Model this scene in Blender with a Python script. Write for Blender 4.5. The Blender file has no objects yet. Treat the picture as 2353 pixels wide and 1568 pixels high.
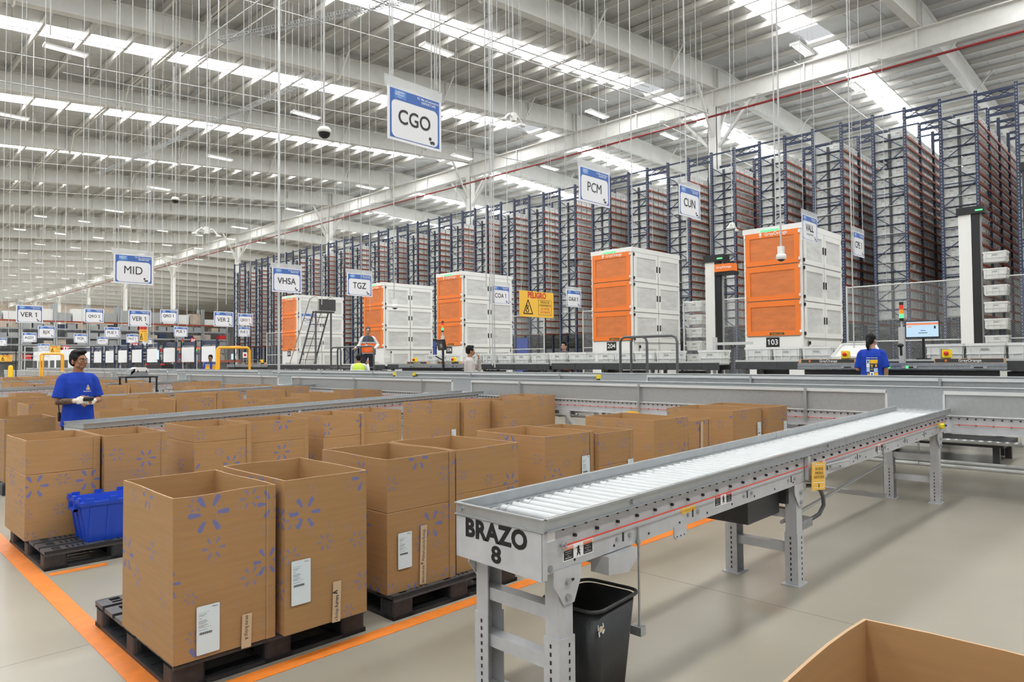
import bpy, math, random
from mathutils import Vector, Matrix
R = random.Random(7)
C = bpy.context.scene.collection
SC = bpy.context.scene
PI = math.pi
# ---------------------------------------------------------------- camera
cd = bpy.data.cameras.new('camera'); cam = bpy.data.objects.new('camera', cd); C.objects.link(cam)
cd.sensor_width = 36; cd.lens = 36 * 1600 / 2353; cd.clip_end = 500; cd.clip_start = .05
cam.matrix_world = Matrix(((0.70111082, -0.0138128, -0.71291853, 0), (-0.71300956, -0.02453068, -0.70072506, 0), (-0.0078094, 0.99960365, -0.02704738, 1.5), (0, 0, 0, 1)))
SC.camera = cam
# ---------------------------------------------------------------- world, light, exposure
w = bpy.data.worlds.new('world'); SC.world = w; w.use_nodes = True
w.node_tree.nodes['Background'].inputs[0].default_value = (.96, .98, 1, 1)
w.node_tree.nodes['Background'].inputs[1].default_value = 0.62
SKYLIGHT = 17.0
vs = SC.view_settings; vs.view_transform = 'Standard'; vs.look = 'None'; vs.gamma = 1; vs.use_curve_mapping = False
vs.exposure = 0.08
SC.cycles.max_bounces = 7; SC.cycles.diffuse_bounces = 4; SC.cycles.glossy_bounces = 3; SC.cycles.transparent_max_bounces = 12
SC.cycles.caustics_reflective = False; SC.cycles.caustics_refractive = False; SC.cycles.sample_clamp_indirect = 6

# ---------------------------------------------------------------- materials
M = {}
def nd(nt, t, **k):
    n = nt.nodes.new(t)
    for a, v in k.items():
        if a.startswith('i_'): n.inputs[int(a[2:])].default_value = v
        else: setattr(n, a, v)
    return n
def mat(name, col, rough=.5, metal=0., noise=0., nscale=8., bump=0., bscale=60., emit=None, es=0., alpha=None, spec=None, streak=None, cv=None):
    m = bpy.data.materials.new(name); m.use_nodes = True; nt = m.node_tree; b = nt.nodes['Principled BSDF']
    b.inputs['Base Color'].default_value = (*col, 1); b.inputs['Roughness'].default_value = rough; b.inputs['Metallic'].default_value = metal
    if spec is not None: b.inputs['Specular IOR Level'].default_value = spec
    tc = None
    if noise or bump:
        tc = nd(nt, 'ShaderNodeTexCoord')
        mp = nd(nt, 'ShaderNodeMapping'); nt.links.new(tc.outputs['Object'], mp.inputs[0])
        if streak: mp.inputs['Scale'].default_value = streak
    if noise:
        n = nd(nt, 'ShaderNodeTexNoise'); n.inputs['Scale'].default_value = nscale; n.inputs['Detail'].default_value = 4
        nt.links.new(mp.outputs[0], n.inputs['Vector'])
        r = nd(nt, 'ShaderNodeMapRange', i_1=.3, i_2=.7, i_3=1 - noise, i_4=1 + noise * .6); nt.links.new(n.outputs[0], r.inputs[0])
        x = nd(nt, 'ShaderNodeVectorMath', operation='SCALE'); x.inputs[0].default_value = col; nt.links.new(r.outputs[0], x.inputs['Scale'])
        nt.links.new(x.outputs[0], b.inputs['Base Color'])
        if metal > .2:
            r2 = nd(nt, 'ShaderNodeMapRange', i_1=.3, i_2=.7, i_3=rough * 1.25, i_4=rough * .8); nt.links.new(n.outputs[0], r2.inputs[0]); nt.links.new(r2.outputs[0], b.inputs['Roughness'])
    if bump:
        n2 = nd(nt, 'ShaderNodeTexNoise'); n2.inputs['Scale'].default_value = bscale; n2.inputs['Detail'].default_value = 3
        nt.links.new(mp.outputs[0], n2.inputs['Vector'])
        bp = nd(nt, 'ShaderNodeBump'); bp.inputs['Strength'].default_value = bump; bp.inputs['Distance'].default_value = .01
        nt.links.new(n2.outputs[0], bp.inputs['Height']); nt.links.new(bp.outputs[0], b.inputs['Normal'])
    if emit: b.inputs['Emission Color'].default_value = (*emit, 1); b.inputs['Emission Strength'].default_value = es
    if alpha is not None: b.inputs['Alpha'].default_value = alpha
    M[name] = m; return m
mat('white', (.80, .80, .77), .45)
mat('whitepaint', (.74, .735, .70), .5, noise=.05, nscale=3)
mat('roofdeck', (.50, .50, .49), .6, noise=.06, nscale=2)
mat('purlin', (.62, .60, .56), .5)
mat('steelgrey', (.56, .57, .58), .42, noise=.08, nscale=5)
mat('frame', (.50, .51, .525), .38, noise=.10, nscale=9, bump=.03, bscale=30)
mat('galv', (.46, .48, .49), .34, metal=.7, noise=.05, nscale=14)
mat('galvdull', (.46, .48, .48), .36, metal=.6, noise=.06, nscale=30)
mat('galvdark', (.34, .36, .38), .34, metal=.6, noise=.15, nscale=20)
mat('roller', (.50, .52, .52), .38, metal=.0, noise=.08, nscale=12, streak=(8, 1, 1))
mat('pipe', (.58, .59, .58), .45, metal=.35)
mat('conduit', (.50, .505, .50), .55)
mat('galvglint', (.70, .71, .71), .4, metal=.2)  # paler galvanised: skylight glint on the guard lips put into the colour
mat('blackplastic', (.018, .019, .02), .45, bump=.15, bscale=120)
mat('palletblack', (.022, .023, .025), .5, noise=.35, nscale=25, bump=.3, bscale=90)
mat('pallettop', (.06, .062, .068), .42, noise=.25, nscale=30, bump=.3, bscale=90)
mat('darkgrey', (.045, .047, .05), .45, noise=.15)
mat('black', (.01, .01, .011), .5)
mat('rail', (.09, .095, .10), .4)
mat('navy', (.020, .032, .075), .42)
mat('navydark', (.018, .03, .075), .5)
mat('bluepanel', (.02, .05, .28), .45)
mat('beamred', (.30, .055, .022), .5)
mat('tote', (.74, .75, .73), .5)
mat('totedark', (.34, .35, .34), .5)
mat('orange', (.86, .20, .02), .42)
mat('orangeshade', (.62, .13, .015), .5)
mat('cabwhite', (.82, .82, .79), .4)
mat('cabmesh', (.50, .51, .50), .5)
mat('yellow', (.90, .55, .02), .42)
mat('signyellow', (.90, .52, .06), .5)
mat('railorange', (.90, .42, .02), .4)
mat('estop', (.85, .66, .02), .35)
mat('red', (.65, .02, .015), .35)
mat('redtext', (.62, .03, .03), .5)
mat('redpipe', (.24, .02, .02), .4)
mat('cord', (.75, .05, .02), .4)
mat('warnorange', (.88, .18, .03), .5)
mat('text', (.03, .03, .032), .6)
mat('blacktext', (.008, .008, .008), .6)
mat('whitetext', (.88, .88, .88), .6)
mat('signwhite', (.80, .80, .82), .35)
mat('signblue', (.055, .14, .43), .4)
mat('signblue2', (.10, .26, .62), .4)
mat('clearplastic', (.80, .82, .82), .12, alpha=.35)
mat('wood', (.66, .42, .23), .5, noise=.15, nscale=4, streak=(8, 1, 8))
mat('label', (.72, .80, .83), .45)
mat('tape', (.60, .44, .28), .35)
mat('bluetote', (.012, .07, .56), .38, noise=.06, nscale=6)
mat('shirtblue', (.018, .055, .40), .85, noise=.18, nscale=6, bump=1.0, bscale=9, spec=.2)
mat('denim', (.02, .025, .04), .85, noise=.2)
mat('skin', (.36, .17, .09), .5, noise=.06, nscale=20)
mat('skinlight', (.52, .29, .19), .5, noise=.05)
mat('tattoo', (.13, .075, .05), .6, noise=.45, nscale=40)
mat('lips', (.26, .105, .07), .55)
mat('hair', (.006, .005, .005), .65, bump=.15, bscale=90, spec=.25)
mat('hairgrey', (.06, .06, .06), .7, bump=.15, bscale=90)
mat('glove', (.74, .68, .58), .9, bump=.4, bscale=220)
mat('eyewhite', (.75, .74, .72), .2)
mat('sweat', (.52, .47, .45), .9, noise=.08, bump=.3, bscale=12)
mat('shirtwhite', (.74, .73, .73), .85, bump=.3, bscale=12)
mat('vestlime', (.62, .82, .09), .7)
mat('vestorange', (.90, .16, .025), .7)
mat('vestamber', (.88, .44, .03), .7)
mat('vestdark', (.05, .05, .055), .7)
mat('reflective', (.56, .57, .57), .4, metal=.2)
mat('ledgreen', (.1, .6, .2), .4, emit=(.12, 1, .28), es=.9)
mat('ledred', (.5, .02, .01), .4, emit=(1, .06, .02), es=.35)
mat('ledamber', (.6, .22, .01), .4, emit=(1, .35, .02), es=.35)
mat('screen', (.1, .1, .1), .2, emit=(.50, .72, .90), es=.9)
mat('screenorange', (.1, .1, .1), .2, emit=(.9, .25, .08), es=.8)
mat('screenblue', (.1, .1, .1), .2, emit=(.05, .2, .7), es=.8)
mat('lamp', (.8, .8, .8), .4, emit=(1, 1, 1), es=1.1)
mat('skylight', (.9, .93, .95), .6, emit=(.97, .99, 1), es=SKYLIGHT)
mat('farbeige', (.44, .37, .30), .7, noise=.2, nscale=2)
mat('fargrey', (.30, .31, .32), .6)
mat('metalwire', (.40, .41, .41), .5, metal=.2)
mat('rust', (.30, .12, .04), .8)

def floor_mat():
    m = bpy.data.materials.new('floor'); m.use_nodes = True; nt = m.node_tree; b = nt.nodes['Principled BSDF']; L = nt.links.new
    tc = nd(nt, 'ShaderNodeTexCoord')
    n = nd(nt, 'ShaderNodeTexNoise'); n.inputs['Scale'].default_value = .55; n.inputs['Detail'].default_value = 3; n.inputs['Roughness'].default_value = .45; L(tc.outputs['Object'], n.inputs['Vector'])
    n2 = nd(nt, 'ShaderNodeTexNoise'); n2.inputs['Scale'].default_value = 2; n2.inputs['Detail'].default_value = 1; L(tc.outputs['Object'], n2.inputs['Vector'])
    cr = nd(nt, 'ShaderNodeValToRGB'); cr.color_ramp.elements[0].position = .1; cr.color_ramp.elements[0].color = (.26, .235, .185, 1)
    cr.color_ramp.elements[1].position = .9; cr.color_ramp.elements[1].color = (.385, .348, .285, 1); L(n.outputs[0], cr.inputs[0])
    # scuffs: dark specks
    n3 = nd(nt, 'ShaderNodeTexNoise'); n3.inputs['Scale'].default_value = 13; n3.inputs['Detail'].default_value = 5; n3.inputs['Roughness'].default_value = .6; L(tc.outputs['Object'], n3.inputs['Vector'])
    r3 = nd(nt, 'ShaderNodeMapRange', i_1=.72, i_2=.80, i_3=1., i_4=.9); L(n3.outputs[0], r3.inputs[0])
    r2 = nd(nt, 'ShaderNodeMapRange', i_1=.3, i_2=.7, i_3=1., i_4=1.); L(n2.outputs[0], r2.inputs[0])
    mu = nd(nt, 'ShaderNodeMath', operation='MULTIPLY'); L(r3.outputs[0], mu.inputs[0]); L(r2.outputs[0], mu.inputs[1])
    sc = nd(nt, 'ShaderNodeVectorMath', operation='SCALE'); L(cr.outputs[0], sc.inputs[0]); L(mu.outputs[0], sc.inputs['Scale'])
    # slab joints every 4.5 m
    br = nd(nt, 'ShaderNodeTexBrick'); br.offset = 0; br.inputs['Scale'].default_value = 1; br.inputs['Brick Width'].default_value = 4.5; br.inputs['Row Height'].default_value = 4.5; br.inputs['Mortar Size'].default_value = .004
    mp = nd(nt, 'ShaderNodeMapping'); mp.inputs['Location'].default_value = (.35, .25, 0); L(tc.outputs['Object'], mp.inputs[0]); L(mp.outputs[0], br.inputs['Vector'])
    mx = nd(nt, 'ShaderNodeMix', data_type='RGBA'); L(br.outputs['Fac'], mx.inputs[0]); L(sc.outputs[0], mx.inputs[6]); mx.inputs[7].default_value = (.20, .18, .16, 1)
    L(mx.outputs[2], b.inputs['Base Color'])
    rr = nd(nt, 'ShaderNodeMapRange', i_1=.3, i_2=.7, i_3=.27, i_4=.27); L(n2.outputs[0], rr.inputs[0]); L(rr.outputs[0], b.inputs['Roughness'])
    M['floor'] = m
floor_mat()

def spark_layer(nt, uv, scale, rnd, thr, r1, r2, hw, seed):
    """six-petal print: returns a 0/1 mask socket. uv in metres; cells of 1/scale m"""
    L = nt.links.new
    ad = nd(nt, 'ShaderNodeVectorMath', operation='ADD'); ad.inputs[1].default_value = seed; L(uv, ad.inputs[0])
    v = nd(nt, 'ShaderNodeTexVoronoi', voronoi_dimensions='2D'); v.inputs['Scale'].default_value = scale; v.inputs['Randomness'].default_value = rnd; L(ad.outputs[0], v.inputs['Vector'])
    s = nd(nt, 'ShaderNodeVectorMath', operation='SUBTRACT'); L(ad.outputs[0], s.inputs[0]); L(v.outputs['Position'], s.inputs[1])
    sep = nd(nt, 'ShaderNodeSeparateXYZ'); L(s.outputs[0], sep.inputs[0])
    def mth(op, a, b=None, c=None):
        n = nd(nt, 'ShaderNodeMath', operation=op)
        for i, q in enumerate((a, b, c)):
            if q is None: continue
            if isinstance(q, (int, float)): n.inputs[i].default_value = q
            else: L(q, n.inputs[i])
        return n.outputs[0]
    x, y = sep.outputs[0], sep.outputs[1]
    r = mth('SQRT', mth('ADD', mth('MULTIPLY', x, x), mth('MULTIPLY', y, y)))
    a = mth('ARCTAN2', y, x)
    f = mth('SUBTRACT', mth('FLOORED_MODULO', mth('ADD', a, PI / 6), PI / 3), PI / 6)
    px = mth('MULTIPLY', r, mth('COSINE', f)); py = mth('MULTIPLY', r, mth('SINE', f))
    cs = nd(nt, 'ShaderNodeSeparateColor'); L(v.outputs['Color'], cs.inputs[0])
    size = mth('ADD', mth('MULTIPLY', cs.outputs[0], .5), .6)
    R1 = mth('MULTIPLY', size, r1); R2 = mth('MULTIPLY', size, r2)
    cl = mth('MINIMUM', mth('MAXIMUM', px, R1), R2)
    dx = mth('SUBTRACT', px, cl)
    d = mth('SQRT', mth('ADD', mth('MULTIPLY', dx, dx), mth('MULTIPLY', py, py)))
    tp = mth('ADD', mth('MULTIPLY', mth('DIVIDE', mth('SUBTRACT', cl, R1), mth('SUBTRACT', R2, R1)), .4), .6)
    inside = mth('LESS_THAN', d, mth('MULTIPLY', tp, mth('MULTIPLY', size, hw)))
    on = mth('LESS_THAN', cs.outputs[1], thr)
    return mth('MULTIPLY', inside, on)
def card_mat(name, base, printed):
    m = bpy.data.materials.new(name); m.use_nodes = True; nt = m.node_tree; b = nt.nodes['Principled BSDF']; L = nt.links.new
    b.inputs['Roughness'].default_value = .72
    oi = nd(nt, 'ShaderNodeObjectInfo'); uvn = nd(nt, 'ShaderNodeUVMap')
    n = nd(nt, 'ShaderNodeTexNoise'); n.inputs['Scale'].default_value = 3; n.inputs['Detail'].default_value = 5
    mp = nd(nt, 'ShaderNodeMapping'); mp.inputs['Scale'].default_value = (1, 14, 1); L(uvn.outputs[0], mp.inputs[0]); L(mp.outputs[0], n.inputs['Vector'])
    r = nd(nt, 'ShaderNodeMapRange', i_1=.3, i_2=.7, i_3=.93, i_4=1.05); L(n.outputs[0], r.inputs[0])
    rv = nd(nt, 'ShaderNodeMapRange', i_1=0, i_2=1, i_3=.90, i_4=1.06); L(oi.outputs['Random'], rv.inputs[0])
    mu = nd(nt, 'ShaderNodeMath', operation='MULTIPLY'); L(r.outputs[0], mu.inputs[0]); L(rv.outputs[0], mu.inputs[1])
    sc = nd(nt, 'ShaderNodeVectorMath', operation='SCALE'); sc.inputs[0].default_value = base; L(mu.outputs[0], sc.inputs['Scale'])
    col = sc.outputs[0]
    if printed:
        off = nd(nt, 'ShaderNodeVectorMath', operation='SCALE'); off.inputs[0].default_value = (37, 61, 0); L(oi.outputs['Random'], off.inputs['Scale'])
        ad = nd(nt, 'ShaderNodeVectorMath', operation='ADD'); L(uvn.outputs[0], ad.inputs[0]); L(off.outputs[0], ad.inputs[1])
        for (s, rn, th, r1, r2, hw, sd, cc, al) in ((9, .5, .7, .014, .024, .0040, (0, 0, 0), (.30, .25, .28), .5), (5.2, .55, .62, .024, .044, .0066, (3, 1, 0), (.19, .19, .34), .8), (2.5, .6, .75, .044, .080, .0125, (.11, 7, 0), (.14, .165, .39), .88)):
            mk = spark_layer(nt, ad.outputs[0], s, rn, th, r1, r2, hw, sd)
            f = nd(nt, 'ShaderNodeMath', operation='MULTIPLY'); L(mk, f.inputs[0]); f.inputs[1].default_value = al
            mx = nd(nt, 'ShaderNodeMix', data_type='RGBA'); L(f.outputs[0], mx.inputs[0]); L(col, mx.inputs[6]); mx.inputs[7].default_value = (*cc, 1)
            col = mx.outputs[2]
    L(col, b.inputs['Base Color'])
    M[name] = m
card_mat('cardprint', (.405, .226, .092), True)
card_mat('cardplain', (.43, .248, .105), False)
mat('cardedge', (.46, .30, .17), .8)

# ---------------------------------------------------------------- geometry helpers
class MB:
    """collects geometry; build() links it as one mesh object"""
    def __init__(s, org=(0, 0, 0)): s.v = []; s.f = []; s.m = []; s.sm = []; s.uv = {}; s.o = Vector(org); s.cm = 0; s.T = None; s.cs = False
    def add(s, vs, fs, m=None, sm=None):
        n = len(s.v)
        for p in vs:
            p = Vector(p)
            if s.T: p = s.T @ p
            s.v.append(tuple(p - s.o))
        for f in fs: s.f.append(tuple(n + i for i in f)); s.m.append(s.cm if m is None else m); s.sm.append(s.cs if sm is None else sm)
        return s
    def box(s, x0, x1, y0, y1, z0, z1, m=None):
        return s.add([(x0, y0, z0), (x1, y0, z0), (x1, y1, z0), (x0, y1, z0), (x0, y0, z1), (x1, y0, z1), (x1, y1, z1), (x0, y1, z1)],
                     [(3, 2, 1, 0), (4, 5, 6, 7), (0, 1, 5, 4), (1, 2, 6, 5), (2, 3, 7, 6), (3, 0, 4, 7)], m)
    def cb(s, c, d, m=None):
        return s.box(c[0] - d[0] / 2, c[0] + d[0] / 2, c[1] - d[1] / 2, c[1] + d[1] / 2, c[2] - d[2] / 2, c[2] + d[2] / 2, m)
    def bar(s, p, q, wd, ht=None, m=None, up=(0, 0, 1)):
        """box beam from p to q, wd across, ht along up"""
        p = Vector(p); q = Vector(q); ht = ht or wd; d = (q - p).normalized(); u = Vector(up)
        if abs(d.dot(u)) > .98: u = Vector((1, 0, 0))
        a = d.cross(u).normalized() * wd / 2; b = a.cross(d).normalized() * ht / 2
        vs = [c + x * a + y * b for c in (p, q) for x, y in ((-1, -1), (1, -1), (1, 1), (-1, 1))]
        return s.add(vs, [(0, 1, 2, 3), (7, 6, 5, 4), (4, 5, 1, 0), (5, 6, 2, 1), (6, 7, 3, 2), (7, 4, 0, 3)], m)
    def cyl(s, p, q, r, n=8, r2=None, cap=True, m=None, sm=True):
        p = Vector(p); q = Vector(q); r2 = r if r2 is None else r2; d = (q - p).normalized()
        u = Vector((1, 0, 0)) if abs(d.z) > .9 else Vector((0, 0, 1)); a = d.cross(u).normalized(); b = d.cross(a)
        vs = [c + (math.cos(t) * a + math.sin(t) * b) * rr for c, rr in ((p, r), (q, r2)) for t in [2 * PI * i / n for i in range(n)]]
        s.add(vs, [(i, (i + 1) % n, n + (i + 1) % n, n + i) for i in range(n)], m, sm)
        if cap: s.add(vs, [tuple(range(n))[::-1], tuple(range(n, 2 * n))], m, False)
        return s
    def tube(s, pts, r, n=8, m=None, cap=True):
        pts = [Vector(p) for p in pts]; vs = []; k = len(pts); prev = None
        for i, p in enumerate(pts):
            d = (pts[min(i + 1, k - 1)] - pts[max(i - 1, 0)]).normalized()
            if prev is None: u = Vector((1, 0, 0)) if abs(d.z) > .9 else Vector((0, 0, 1)); a = d.cross(u).normalized()
            else: a = (prev - d * prev.dot(d)).normalized()
            prev = a; b = d.cross(a)
            vs += [p + (math.cos(t) * a + math.sin(t) * b) * r for t in [2 * PI * j / n for j in range(n)]]
        fs = [(i * n + j, i * n + (j + 1) % n, (i + 1) * n + (j + 1) % n, (i + 1) * n + j) for i in range(k - 1) for j in range(n)]
        s.add(vs, fs, m, True)
        if cap: s.add(vs, [tuple(range(n))[::-1], tuple(range((k - 1) * n, k * n))], m, False)
        return s
    def prism(s, poly, fn, a, b, m=None):
        """poly: 2-D points; fn(u,v,t)->xyz; extruded t from a to b"""
        n = len(poly); vs = [fn(u, v, a) for u, v in poly] + [fn(u, v, b) for u, v in poly]
        return s.add(vs, [tuple(range(n))[::-1], tuple(range(n, 2 * n))] + [(i, (i + 1) % n, n + (i + 1) % n, n + i) for i in range(n)], m)
    def ell(s, c, r, n=16, k=10, m=None, rot=None):
        c = Vector(c); vs = []
        for i in range(k + 1):
            ph = PI * i / k
            for j in range(n):
                t = 2 * PI * j / n; p = Vector((r[0] * math.sin(ph) * math.cos(t), r[1] * math.sin(ph) * math.sin(t), r[2] * math.cos(ph)))
                if rot: p = rot @ p
                vs.append(c + p)
        return s.add(vs, [(i * n + j, (i + 1) * n + j, (i + 1) * n + (j + 1) % n, i * n + (j + 1) % n) for i in range(k) for j in range(n)], m, True)
    def lathe(s, prof, c, n=16, m=None):
        c = Vector(c); vs = [c + Vector((r * math.cos(2 * PI * j / n), r * math.sin(2 * PI * j / n), z)) for r, z in prof for j in range(n)]
        return s.add(vs, [(i * n + j, i * n + (j + 1) % n, (i + 1) * n + (j + 1) % n, (i + 1) * n + j) for i in range(len(prof) - 1) for j in range(n)], m, True)
    def mesh(s, me, T, m=None):
        return s.add([T @ v.co for v in me.vertices], [tuple(p.vertices) for p in me.polygons], m)
    def me(s, name, mats):
        me = bpy.data.meshes.new(name); me.from_pydata(s.v, [], s.f)
        for x in (mats if isinstance(mats, (list, tuple)) else [mats]): me.materials.append(M[x])
        me.polygons.foreach_set('material_index', s.m); me.polygons.foreach_set('use_smooth', s.sm); me.update(); return me
    def build(s, name, mats, parent=None, label=None, loc=None):
        o = bpy.data.objects.new(name, s.me(name, mats)); C.objects.link(o)
        if parent: o.parent = parent
        if loc: o.location = loc
        if label: o['label'] = label
        return o
def thing(name, label, cat, loc=(0, 0, 0), rz=0, group=None):
    o = bpy.data.objects.new(name, None); C.objects.link(o); o.location = loc; o.rotation_euler = (0, 0, rz); o.empty_display_size = .1
    return tag(o, label, cat, group)
def tag(o, label, cat, group=None, kind=None):
    if len(label.split()) > 16: print('LONGLABEL', label)
    o['label'] = label; o['category'] = cat
    if group: o['group'] = group
    if kind: o['kind'] = kind
    return o
def struct(name, mb, mats):
    o = mb.build(name, mats); o['kind'] = 'structure'; return o
def dup(root, loc=None, rz=None, label=None, group=None, parent=None):
    r = root.copy(); C.objects.link(r)
    if parent is not None: r.parent = parent
    if loc is not None: r.location = loc
    if rz is not None: r.rotation_euler = (0, 0, rz)
    if label: r['label'] = label
    if group: r['group'] = group
    for ch in list(root.children):
        dup(ch, parent=r)
    return r
_tx = {}
def text_me(t, bold=0., sp=1., ext=0.):
    k = (t, bold, sp, ext)
    if k not in _tx:
        cu = bpy.data.curves.new('t', 'FONT'); cu.body = t; cu.align_x = 'CENTER'; cu.align_y = 'CENTER'; cu.size = 1; cu.offset = bold; cu.space_character = sp
        cu.resolution_u = 3; cu.fill_mode = 'FRONT'; cu.extrude = ext
        o = bpy.data.objects.new('t', cu); C.objects.link(o)
        dg = bpy.context.evaluated_depsgraph_get(); me = bpy.data.meshes.new_from_object(o.evaluated_get(dg))
        bpy.data.objects.remove(o)
        if me.vertices and (t.endswith('1') or t[:2] == '10'):      # give the figure 1 its flag
            end = t.endswith('1'); xs = [v.co.x for v in me.vertices]; xe = max(xs) if end else min(xs)
            bar = [v.co for v in me.vertices if abs(v.co.x - xe) < .14]; yt = max(c.y for c in bar); xl = min(c.x for c in bar)
            n0 = len(me.vertices); bm_v = [tuple(v.co) for v in me.vertices] + [(xl + .02, yt, 0), (xl - .13, yt - .13, 0), (xl - .13, yt - .22, 0), (xl + .02, yt - .12, 0)]
            fs = [tuple(p.vertices) for p in me.polygons] + [(n0, n0 + 1, n0 + 2, n0 + 3)]
            me = bpy.data.meshes.new('t'); me.from_pydata(bm_v, [], fs)
        _tx[k] = me
    return _tx[k]
def text_w(t, bold=0., sp=1.):
    me = text_me(t, bold, sp); xs = [v.co.x for v in me.vertices] or [0]
    return max(xs) - min(xs)
# text frames: faceY = readable by a viewer at smaller y (text runs +x), faceX = viewer at smaller x (text runs -y)
def TY(x, y, z, sx, sz=None, rot=0): return Matrix.Translation((x, y, z)) @ Matrix.Rotation(PI / 2, 4, 'X') @ Matrix.Rotation(rot, 4, 'Z') @ Matrix.Diagonal((sx, sz or sx, 1, 1))
def TX(x, y, z, sx, sz=None, rot=0): return Matrix.Translation((x, y, z)) @ Matrix.Rotation(-PI / 2, 4, 'Z') @ Matrix.Rotation(PI / 2, 4, 'X') @ Matrix.Rotation(rot, 4, 'Z') @ Matrix.Diagonal((sx, sz or sx, 1, 1))
def TB(x, y, z, sx, sz=None, rot=0): return Matrix.Translation((x, y, z)) @ Matrix.Rotation(PI / 2, 4, 'Z') @ Matrix.Rotation(PI / 2, 4, 'X') @ Matrix.Rotation(rot, 4, 'Z') @ Matrix.Diagonal((sx, sz or sx, 1, 1))
def rrect(w, h, r, n=5):
    out = []
    for cx, cy, a in ((w / 2 - r, h / 2 - r, 0), (-w / 2 + r, h / 2 - r, PI / 2), (-w / 2 + r, -h / 2 + r, PI), (w / 2 - r, -h / 2 + r, 1.5 * PI)):
        out += [(cx + r * math.cos(a + PI / 2 * i / n), cy + r * math.sin(a + PI / 2 * i / n)) for i in range(n + 1)]
    return out
# ================================================================ building shell
def zroof(x): return 13.45 + .093 * x if x < 33 else 16.52 - .025 * (x - 33)
PITCH = 9.15
RAFT = [17.05 + PITCH * k for k in range(-3, 19)]
SKY = [21.45 + PITCH * k for k in range(-3, 19)]
f = MB(); f.box(-14, 80, -16, 192, -.12, 0); struct('floor', f, 'floor')
c = MB()
edges = [-16] + [e for y in SKY for e in (y - .6, y + .6)] + [192]
for (xa, xb) in ((-14, 33), (33, 80)):
    for i in range(0, len(edges), 2):
        y0, y1 = edges[i], edges[i + 1]
        za, zb = (zroof(xa), zroof(32.999)) if xa < 33 else (zroof(33), zroof(80))
        c.add([(xa, y0, za), (xb, y0, zb), (xb, y1, zb), (xa, y1, za), (xa, y0, za + .12), (xb, y0, zb + .12), (xb, y1, zb + .12), (xa, y1, za + .12)],
              [(0, 3, 2, 1), (4, 5, 6, 7), (0, 1, 5, 4), (1, 2, 6, 5), (2, 3, 7, 6), (3, 0, 4, 7)])
        # standing seams of the roof sheets, every 1.0 m, running up the slope
        n = int((y1 - y0) / 1.02)
        for j in range(1, n):
            yy = y0 + (y1 - y0) * j / n
            c.add([(xa, yy - .02, za), (xb, yy - .02, zb), (xb, yy, zb - .03), (xa, yy, za - .03), (xb, yy + .02, zb), (xa, yy + .02, za)], [(0, 3, 2, 1), (3, 5, 4, 2)])
struct('ceiling', c, 'roofdeck')
n = 0
for y in SKY:
    for xa, xb in ((-13, 31.6), (33.4, 62)):
        n += 1; g = MB(); x = xa
        za, zb = zroof(xa), zroof(min(xb, 32.99)) if xb < 33 else zroof(xb)
        g.add([(xa, y - .6, za + .03), (xb, y - .6, zb + .03), (xb, y + .6, zb + .03), (xa, y + .6, za + .03), (xa, y - .6, za + .05), (xb, y - .6, zb + .05), (xb, y + .6, zb + .05), (xa, y + .6, za + .05)],
              [(0, 3, 2, 1), (4, 5, 6, 7), (0, 1, 5, 4), (1, 2, 6, 5), (2, 3, 7, 6), (3, 0, 4, 7)])
        o = struct('window_%d' % n, g, 'skylight')
for k in range(-12, 52):
    x = 5.91 + 1.45 * k - 1.45
    if x < -13 or x > 79 or 31.2 < x < 32.8: continue
    g = MB(); z = zroof(x); wdt = .07
    g.box(x - .035, x + .035, -15, 191, z - .26, z - .03); g.box(x - .035, x + .06, -15, 191, z - .27, z - .25)
    if k in (4, 14): g.box(x + .17, x + .24, -15, 191, z - .26, z - .03); g.box(x + .1, x + .24, -15, 191, z - .27, z - .25)
    o = struct('roof_purlin', g, 'purlin')
for y in RAFT:
    g = MB()
    def raft(x0, x1, d0, d1):
        za, zb = zroof(x0) - .27, zroof(x1) - .27
        for (h0, h1, t, lo, hi) in ((0, 0, .16, -.03, 0),):
            g.add([(x0, y - .02, za), (x1, y - .02, zb), (x1, y - .02, zb - d1), (x0, y - .02, za - d0), (x0, y + .02, za), (x1, y + .02, zb), (x1, y + .02, zb - d1), (x0, y + .02, za - d0)],
                  [(0, 3, 2, 1), (4, 5, 6, 7), (0, 1, 5, 4), (1, 2, 6, 5), (2, 3, 7, 6), (3, 0, 4, 7)])
        for a, b in ((za, zb), (za - d0, zb - d1)):
            g.add([(x0, y - .17, a), (x1, y - .17, b), (x1, y + .17, b), (x0, y + .17, a), (x0, y - .17, a - .03), (x1, y - .17, b - .03), (x1, y + .17, b - .03), (x0, y + .17, a - .03)],
                  [(0, 3, 2, 1), (4, 5, 6, 7), (0, 1, 5, 4), (1, 2, 6, 5), (2, 3, 7, 6), (3, 0, 4, 7)])
    raft(-13.5, 14, .62, .78); raft(14, 32.9, .78, 1.08); raft(32.9, 52, 1.08, .75); raft(52, 79, .75, .7)
    for x in range(-8, 32, 6): d = .9; g.box(x, x + .02, y - .15, y + .15, zroof(x) - .27 - d + .2, zroof(x) - .28)
    for x in (31.9, 32.2): g.box(x - .015, x + .015, y - .16, y + .16, 15.0, zroof(31.9) - .28)
    struct('roof_beam', g, 'whitepaint')
    for x in range(-10, 31, 3):     # flange braces from purlins down to the rafter
        if y < 70:
            pass
gb = MB()
for z0, z1, hw in ((14.08, 14.12, .19), (14.12, 14.93, .02), (14.93, 14.97, .19)): gb.box(32 - hw, 32 + hw, -16, 190, z0, z1)
for k in range(-5, 40):
    y = 17.05 + PITCH / 2 * k
    if -15 < y < 188: gb.box(31.83, 32.17, y - .02, y + .02, 14.12, 14.93)
struct('roof_girder', gb, 'whitepaint')
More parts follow.
